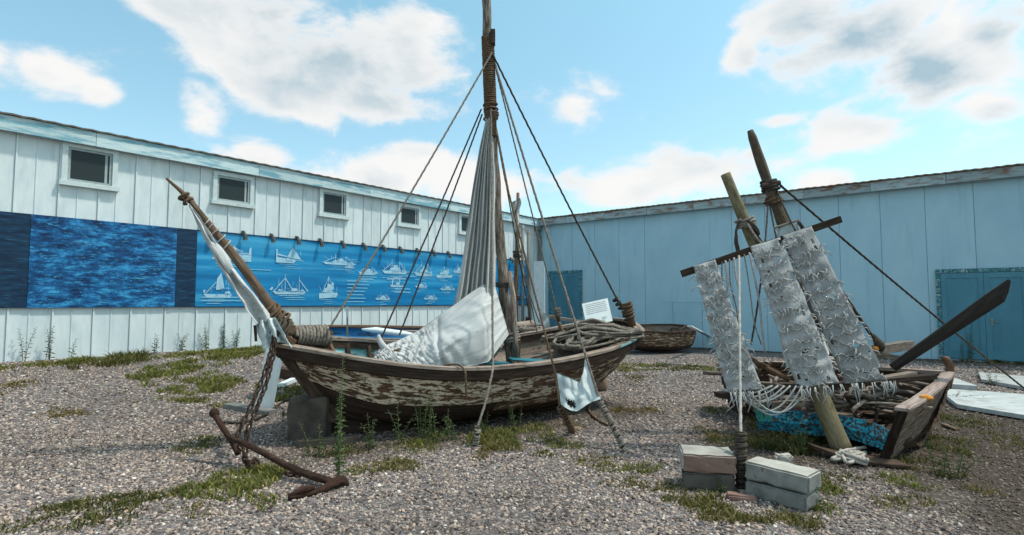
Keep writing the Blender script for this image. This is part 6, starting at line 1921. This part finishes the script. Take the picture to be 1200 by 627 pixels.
pa(455, 545, 42, 12, 2300, .055, OLIVE); pa(420, 556, 22, 7, 1900, .06, GREEN); pa(400, 530, 40, 10, 1400, .08, DARKG); pa(490, 525, 40, 9, 1700, .09, GREEN); pa(545, 512, 36, 12, 2600, .12, GREEN); pa(575, 522, 40, 12, 2400, .08, OLIVE); pa(610, 512, 36, 13, 2600, .11, GREEN); pa(650, 520, 30, 11, 2400, .07, GREEN); pa(650, 500, 34, 8, 1500, .07, GREEN); pa(560, 535, 14, 8, 2200, .06, TAN); pa(645, 533, 22, 6, 2000, .05, DARKG)
pa(745, 480, 26, 6, 3000, .045, TAN); pa(750, 430, 26, 6, 1800, .06, GREEN); pa(735, 443, 24, 5, 1600, .05, OLIVE); pa(800, 431, 40, 5, 2000, .06, DARKG); pa(835, 433, 22, 4, 2400, .06, GREEN); pa(720, 432, 26, 6, 1500, .06, OLIVE)
pa(705, 540, 40, 8, 1900, .05, OLIVE); pa(735, 552, 40, 9, 2100, .06, GREEN); pa(745, 566, 40, 8, 1800, .05, OLIVE); pa(790, 572, 40, 9, 2000, .05, OLIVE); pa(830, 592, 50, 13, 2500, .06, OLIVE); pa(870, 605, 56, 13, 2500, .065, OLIVE); pa(930, 615, 40, 12, 2000, .06, OLIVE); pa(965, 575, 26, 16, 2600, .08, GREEN); pa(955, 590, 30, 14, 1800, .08, GREEN); pa(850, 512, 30, 12, 1500, .07, OLIVE); pa(835, 481, 24, 6, 1800, .05, OLIVE); pa(860, 580, 40, 8, 2000, .06, GREEN)
pa(930, 510, 46, 16, 3600, .20, OLIVE); pa(910, 522, 40, 12, 2600, .14, DARKG); pa(985, 560, 30, 10, 900, .05, DARKG); pa(1050, 590, 40, 12, 1500, .06, OLIVE); pa(1060, 565, 30, 10, 1500, .08, GREEN); pa(1080, 548, 40, 12, 1600, .08, DARKG); pa(1095, 520, 30, 14, 1400, .08, DARKG); pa(1150, 575, 22, 6, 1700, .05, TAN); pa(1130, 495, 40, 10, 1000, .06, DARKG); pa(1180, 520, 40, 14, 800, .06, OLIVE); pa(1110, 466, 14, 8, 3000, .12, OLIVE)
for x in range(850, 1260, 24): pa(x, 403 + (x - 836) * .062, 24, 4, 1500, .13, DARKG if x % 48 else OLIVE)
for x in range(640, 850, 26): pa(x, 396 + (x - 640) * .035, 24, 4, 900, .12, DARKG if x % 52 else GREEN)
for x in range(310, 640, 30): pa(x, 411 - (x - 310) * .06, 28, 4, 900, .10, GREEN)


def build_grass():
    rs = np.random.RandomState(9)
    VX, FC, CL = [], [], []
    base = 0
    for (px, py, rx, ry, dens, h, pal) in PATCH:
        c = G(px, py); e1 = G(px + rx, py); e2 = G(px, py - ry * .8); e3 = G(px, py + ry * .8)
        ax = (e1 - c).length; ay = max(.12, ((e2 - e3).length) / 2)
        ay = min(ay, 1.1)
        dist = c.y
        n = int(2.0 * dens * math.pi * ax * ay * min(1.3, max(.28, 5.0 / dist)))
        n = min(n, 9000)
        h *= .55
        wscale = max(1.0, dist / 6.0)
        ang = rs.uniform(0, 2 * np.pi, n); rad = np.sqrt(rs.rand(n)) * (1 + .25 * np.sin(ang * 3 + px))
        x = c.x + np.cos(ang) * rad * ax; y = c.y + np.sin(ang) * rad * ay
        # clumping: keep by noise
        cl = np.array([noise.noise(V((a * 2.8, b * 2.8, 2))) + .5 * noise.noise(V((a * 8, b * 8, 5))) for a, b in zip(x, y)])
        k = (1.5 * cl + .40 - .60 * rad + rs.uniform(-.6, .5, n)) > 0
        x, y, cl = x[k], y[k], cl[k]; n = len(x)
        if not n: continue
        z = np.array([gz(a, b) for a, b in zip(x, y)])
        hh = h * rs.uniform(.35, 1.25, n) * (1 + .6 * np.clip(cl, -.5, .8)); w = rs.uniform(.0020, .0052, n) * wscale * (1.4 if h < .07 else 1)
        az = rs.uniform(0, 2 * np.pi, n); ln = hh * rs.uniform(.25, 1.5, n); la = rs.uniform(0, 2 * np.pi, n)
        dx, dy = np.cos(az) * w, np.sin(az) * w; lx, ly = np.cos(la) * ln, np.sin(la) * ln
        P0 = np.stack([x - dx, y - dy, z - .005], 1); P1 = np.stack([x + dx, y + dy, z - .005], 1)
        P2 = np.stack([x + dx * .9 + lx * .35, y + dy * .9 + ly * .35, z + hh * .62], 1); P3 = np.stack([x - dx * .9 + lx * .35, y - dy * .9 + ly * .35, z + hh * .62], 1)
        P4 = np.stack([x + lx, y + ly, z + hh], 1)
        vx = np.stack([P0, P1, P2, P3, P4], 1).reshape(-1, 3)
        idx = base + np.arange(n)[:, None] * 5
        FC.append(np.concatenate([idx + np.array([[0, 1, 2]]), idx + np.array([[0, 2, 3]]), idx + np.array([[3, 2, 4]])], 0))
        VX.append(vx); base += len(vx)
        pc_ = np.array(pal)[rs.randint(0, len(pal), n)] * rs.uniform(.75, 1.3, n)[:, None]
        dry = rs.rand(n) < .10
        pc_[dry] = np.array((.26, .20, .09))
        CL.append(np.repeat(pc_, 5, 0))
    v = np.concatenate(VX).astype(np.float32); f = np.concatenate(FC).astype(np.int32); c = np.concatenate(CL).astype(np.float32)
    me = bpy.data.meshes.new('grass')
    me.vertices.add(len(v)); me.vertices.foreach_set('co', v.ravel())
    me.loops.add(len(f) * 3); me.loops.foreach_set('vertex_index', f.ravel())
    me.polygons.add(len(f)); me.polygons.foreach_set('loop_start', np.arange(0, len(f) * 3, 3, dtype=np.int32))
    me.update(); me.validate()
    a = me.attributes.new('tone', 'FLOAT_COLOR', 'POINT'); a.data.foreach_set('color', np.concatenate([c, np.ones((len(c), 1), np.float32)], 1).ravel())
    me.materials.append(MT['blade'])
    o = bpy.data.objects.new('grass', me); COL.objects.link(o)
    tag(o, 'patchy low grass and moss growing through the gravel', 'grass', kind='stuff')
    return len(f)


print('grass tris', build_grass())


def weed(px, py, h, nst, label, seed, group, spread=.12, leafy=1.0, leaf=.05, d=None):
    q = random.Random(seed); b = G(px, py) if d is None else d
    t = thing('weed', label, 'plant', b, group)
    sm, lm = MB(), MB()
    for k in range(nst):
        H_ = h * q.uniform(.6, 1.0) if k else h
        a = q.uniform(0, 6.28); lean = q.uniform(.1, 1.0) * spread
        p0 = b + V((q.uniform(-.03, .03), q.uniform(-.03, .03), -.02)) * (1 + nst * .15)
        p1 = p0 + V((math.cos(a) * lean * .4, math.sin(a) * lean * .4, H_ * .55)); p2 = p0 + V((math.cos(a) * lean, math.sin(a) * lean, H_))
        pts = cr([p0, p1, p2], 9)
        sm.tube(pts, [.005 - .0035 * i / 8 for i in range(9)], 5)
        m = int(max(5, H_ / .022 * leafy))
        for i in range(m):
            f = .12 + .88 * i / m; x = f * 8; j = min(7, int(x)); p = pts[j].lerp(pts[j + 1], x - j)
            th = i * 2.4 + q.uniform(-.4, .4); L = leaf * q.uniform(.6, 1.2) * (1.15 - .75 * f)
            dr = V((math.cos(th), math.sin(th), q.uniform(.1, .8))).normalized(); sd = dr.cross(V((0, 0, 1))).normalized() * L * .16
            tip = p + dr * L - V((0, 0, L * .25)); mid = p + dr * L * .5 + V((0, 0, L * .05))
            lm.add([p, mid + sd, tip, mid - sd], [(0, 1, 2), (0, 2, 3)])
    part('stem', sm, MT['stem'], t, smooth=True); part('foliage', lm, MT['leaf'], t)
    return t


gw = 'weeds along the foot of the white shed'
for k, (x, y, h, n, lab) in enumerate(((28, 424, .60, 2, 'tall weed against the white shed wall below the navy mural panel'), (58, 422, .62, 3, 'bushy tall weed against the white shed below the brushed blue mural'), (83, 421, .38, 2, 'short weed against the white wall right of the bushy tall one'),
                                       (182, 414, .42, 3, 'thin weed cluster by the white shed left of the bowsprit'), (212, 412, .40, 3, 'weed by the white shed below the narrow navy panel'), (242, 410, .58, 4, 'feathery weed by the white shed under the sailing ship drawing'), (262, 409, .60, 4, 'tall feathery weed just left of the bow cloth'), (278, 408, .5, 3, 'weed by the white wall right behind the bow cloth'))):
    weed(x, y, h, n, lab, k + 1, gw, .16, 1.0, .085)
weed(397, 563, .98, 3, 'tall upright weed beside the anchor crown', 31, 'weeds by the big boat', .10, 1.5, .075)
gh = 'weeds by the big boat'
for k, (x, y, h, n, lab) in enumerate(((372, 535, .34, 4, 'pale spiky weed before the keel block'), (436, 527, .36, 4, 'leafy weed under the hull right of the tall weed'), (470, 520, .42, 3, 'weed under the peeling hull left of the grass'), (497, 516, .52, 4, 'tall weed under the hull amidships'), (508, 518, .50, 3, 'tall weed next to the amidships one on its right'), (530, 516, .34, 4, 'low bushy weed at the hull left of the pegged rope'), (565, 512, .30, 5, 'grassy weed tuft right of the pegged rope'), (604, 505, .34, 5, 'bright weed tuft under the hull near the torn sheet'))):
    weed(x, y, h, n, lab, k + 40, gh, .16, 1.2, .07)
gr = 'weeds along the foot of the blue shed'
for k, (x, y, h, n, lab) in enumerate(((1137, 424, 1.05, 3, 'tallest weed before the right double doors'), (1128, 423, .55, 3, 'shorter weed left of the tallest one at the right doors'), (1072, 420, .45, 3, 'weed by the blue wall behind the oar'), (1090, 420, .5, 3, 'weed at the left jamb of the right doors'), (905, 408, .7, 2, 'thin weed by the blue wall seen left of the middle net strip'), (880, 405, .4, 3, 'low weed by the blue wall behind the white rope'), (1165, 452, .30, 3, 'weed growing over the white board by the right doors'), (858, 404, .35, 3, 'low weed by the blue wall right of the small rowing boat'))):
    weed(x, y, h, n, lab, k + 70, gr, .14, 1.2, .08)
gp = 'weeds around the wreck'
for k, (x, y, h, n, lab) in enumerate(((900, 528, .26, 7, 'bushy olive weed left of the mossy mast foot'), (935, 532, .30, 8, 'big bushy olive weed before the cyan plank'), (960, 520, .22, 6, 'low olive weed just left of the mossy mast foot'), (1118, 560, .38, 3, 'dark weed on the gravel right of the wreck'), (1098, 556, .30, 3, 'smaller dark weed beside the wreck transom'), (1113, 470, .20, 6, 'yellowish weed behind the wreck transom corner'), (960, 597, .22, 6, 'bright weed tuft right of the grey block pair'), (838, 578, .16, 5, 'tiny weed at the foot of the pink-faced block'))):
    weed(x, y, h, n, lab, k + 90, gp, .22, 1.8, .055)
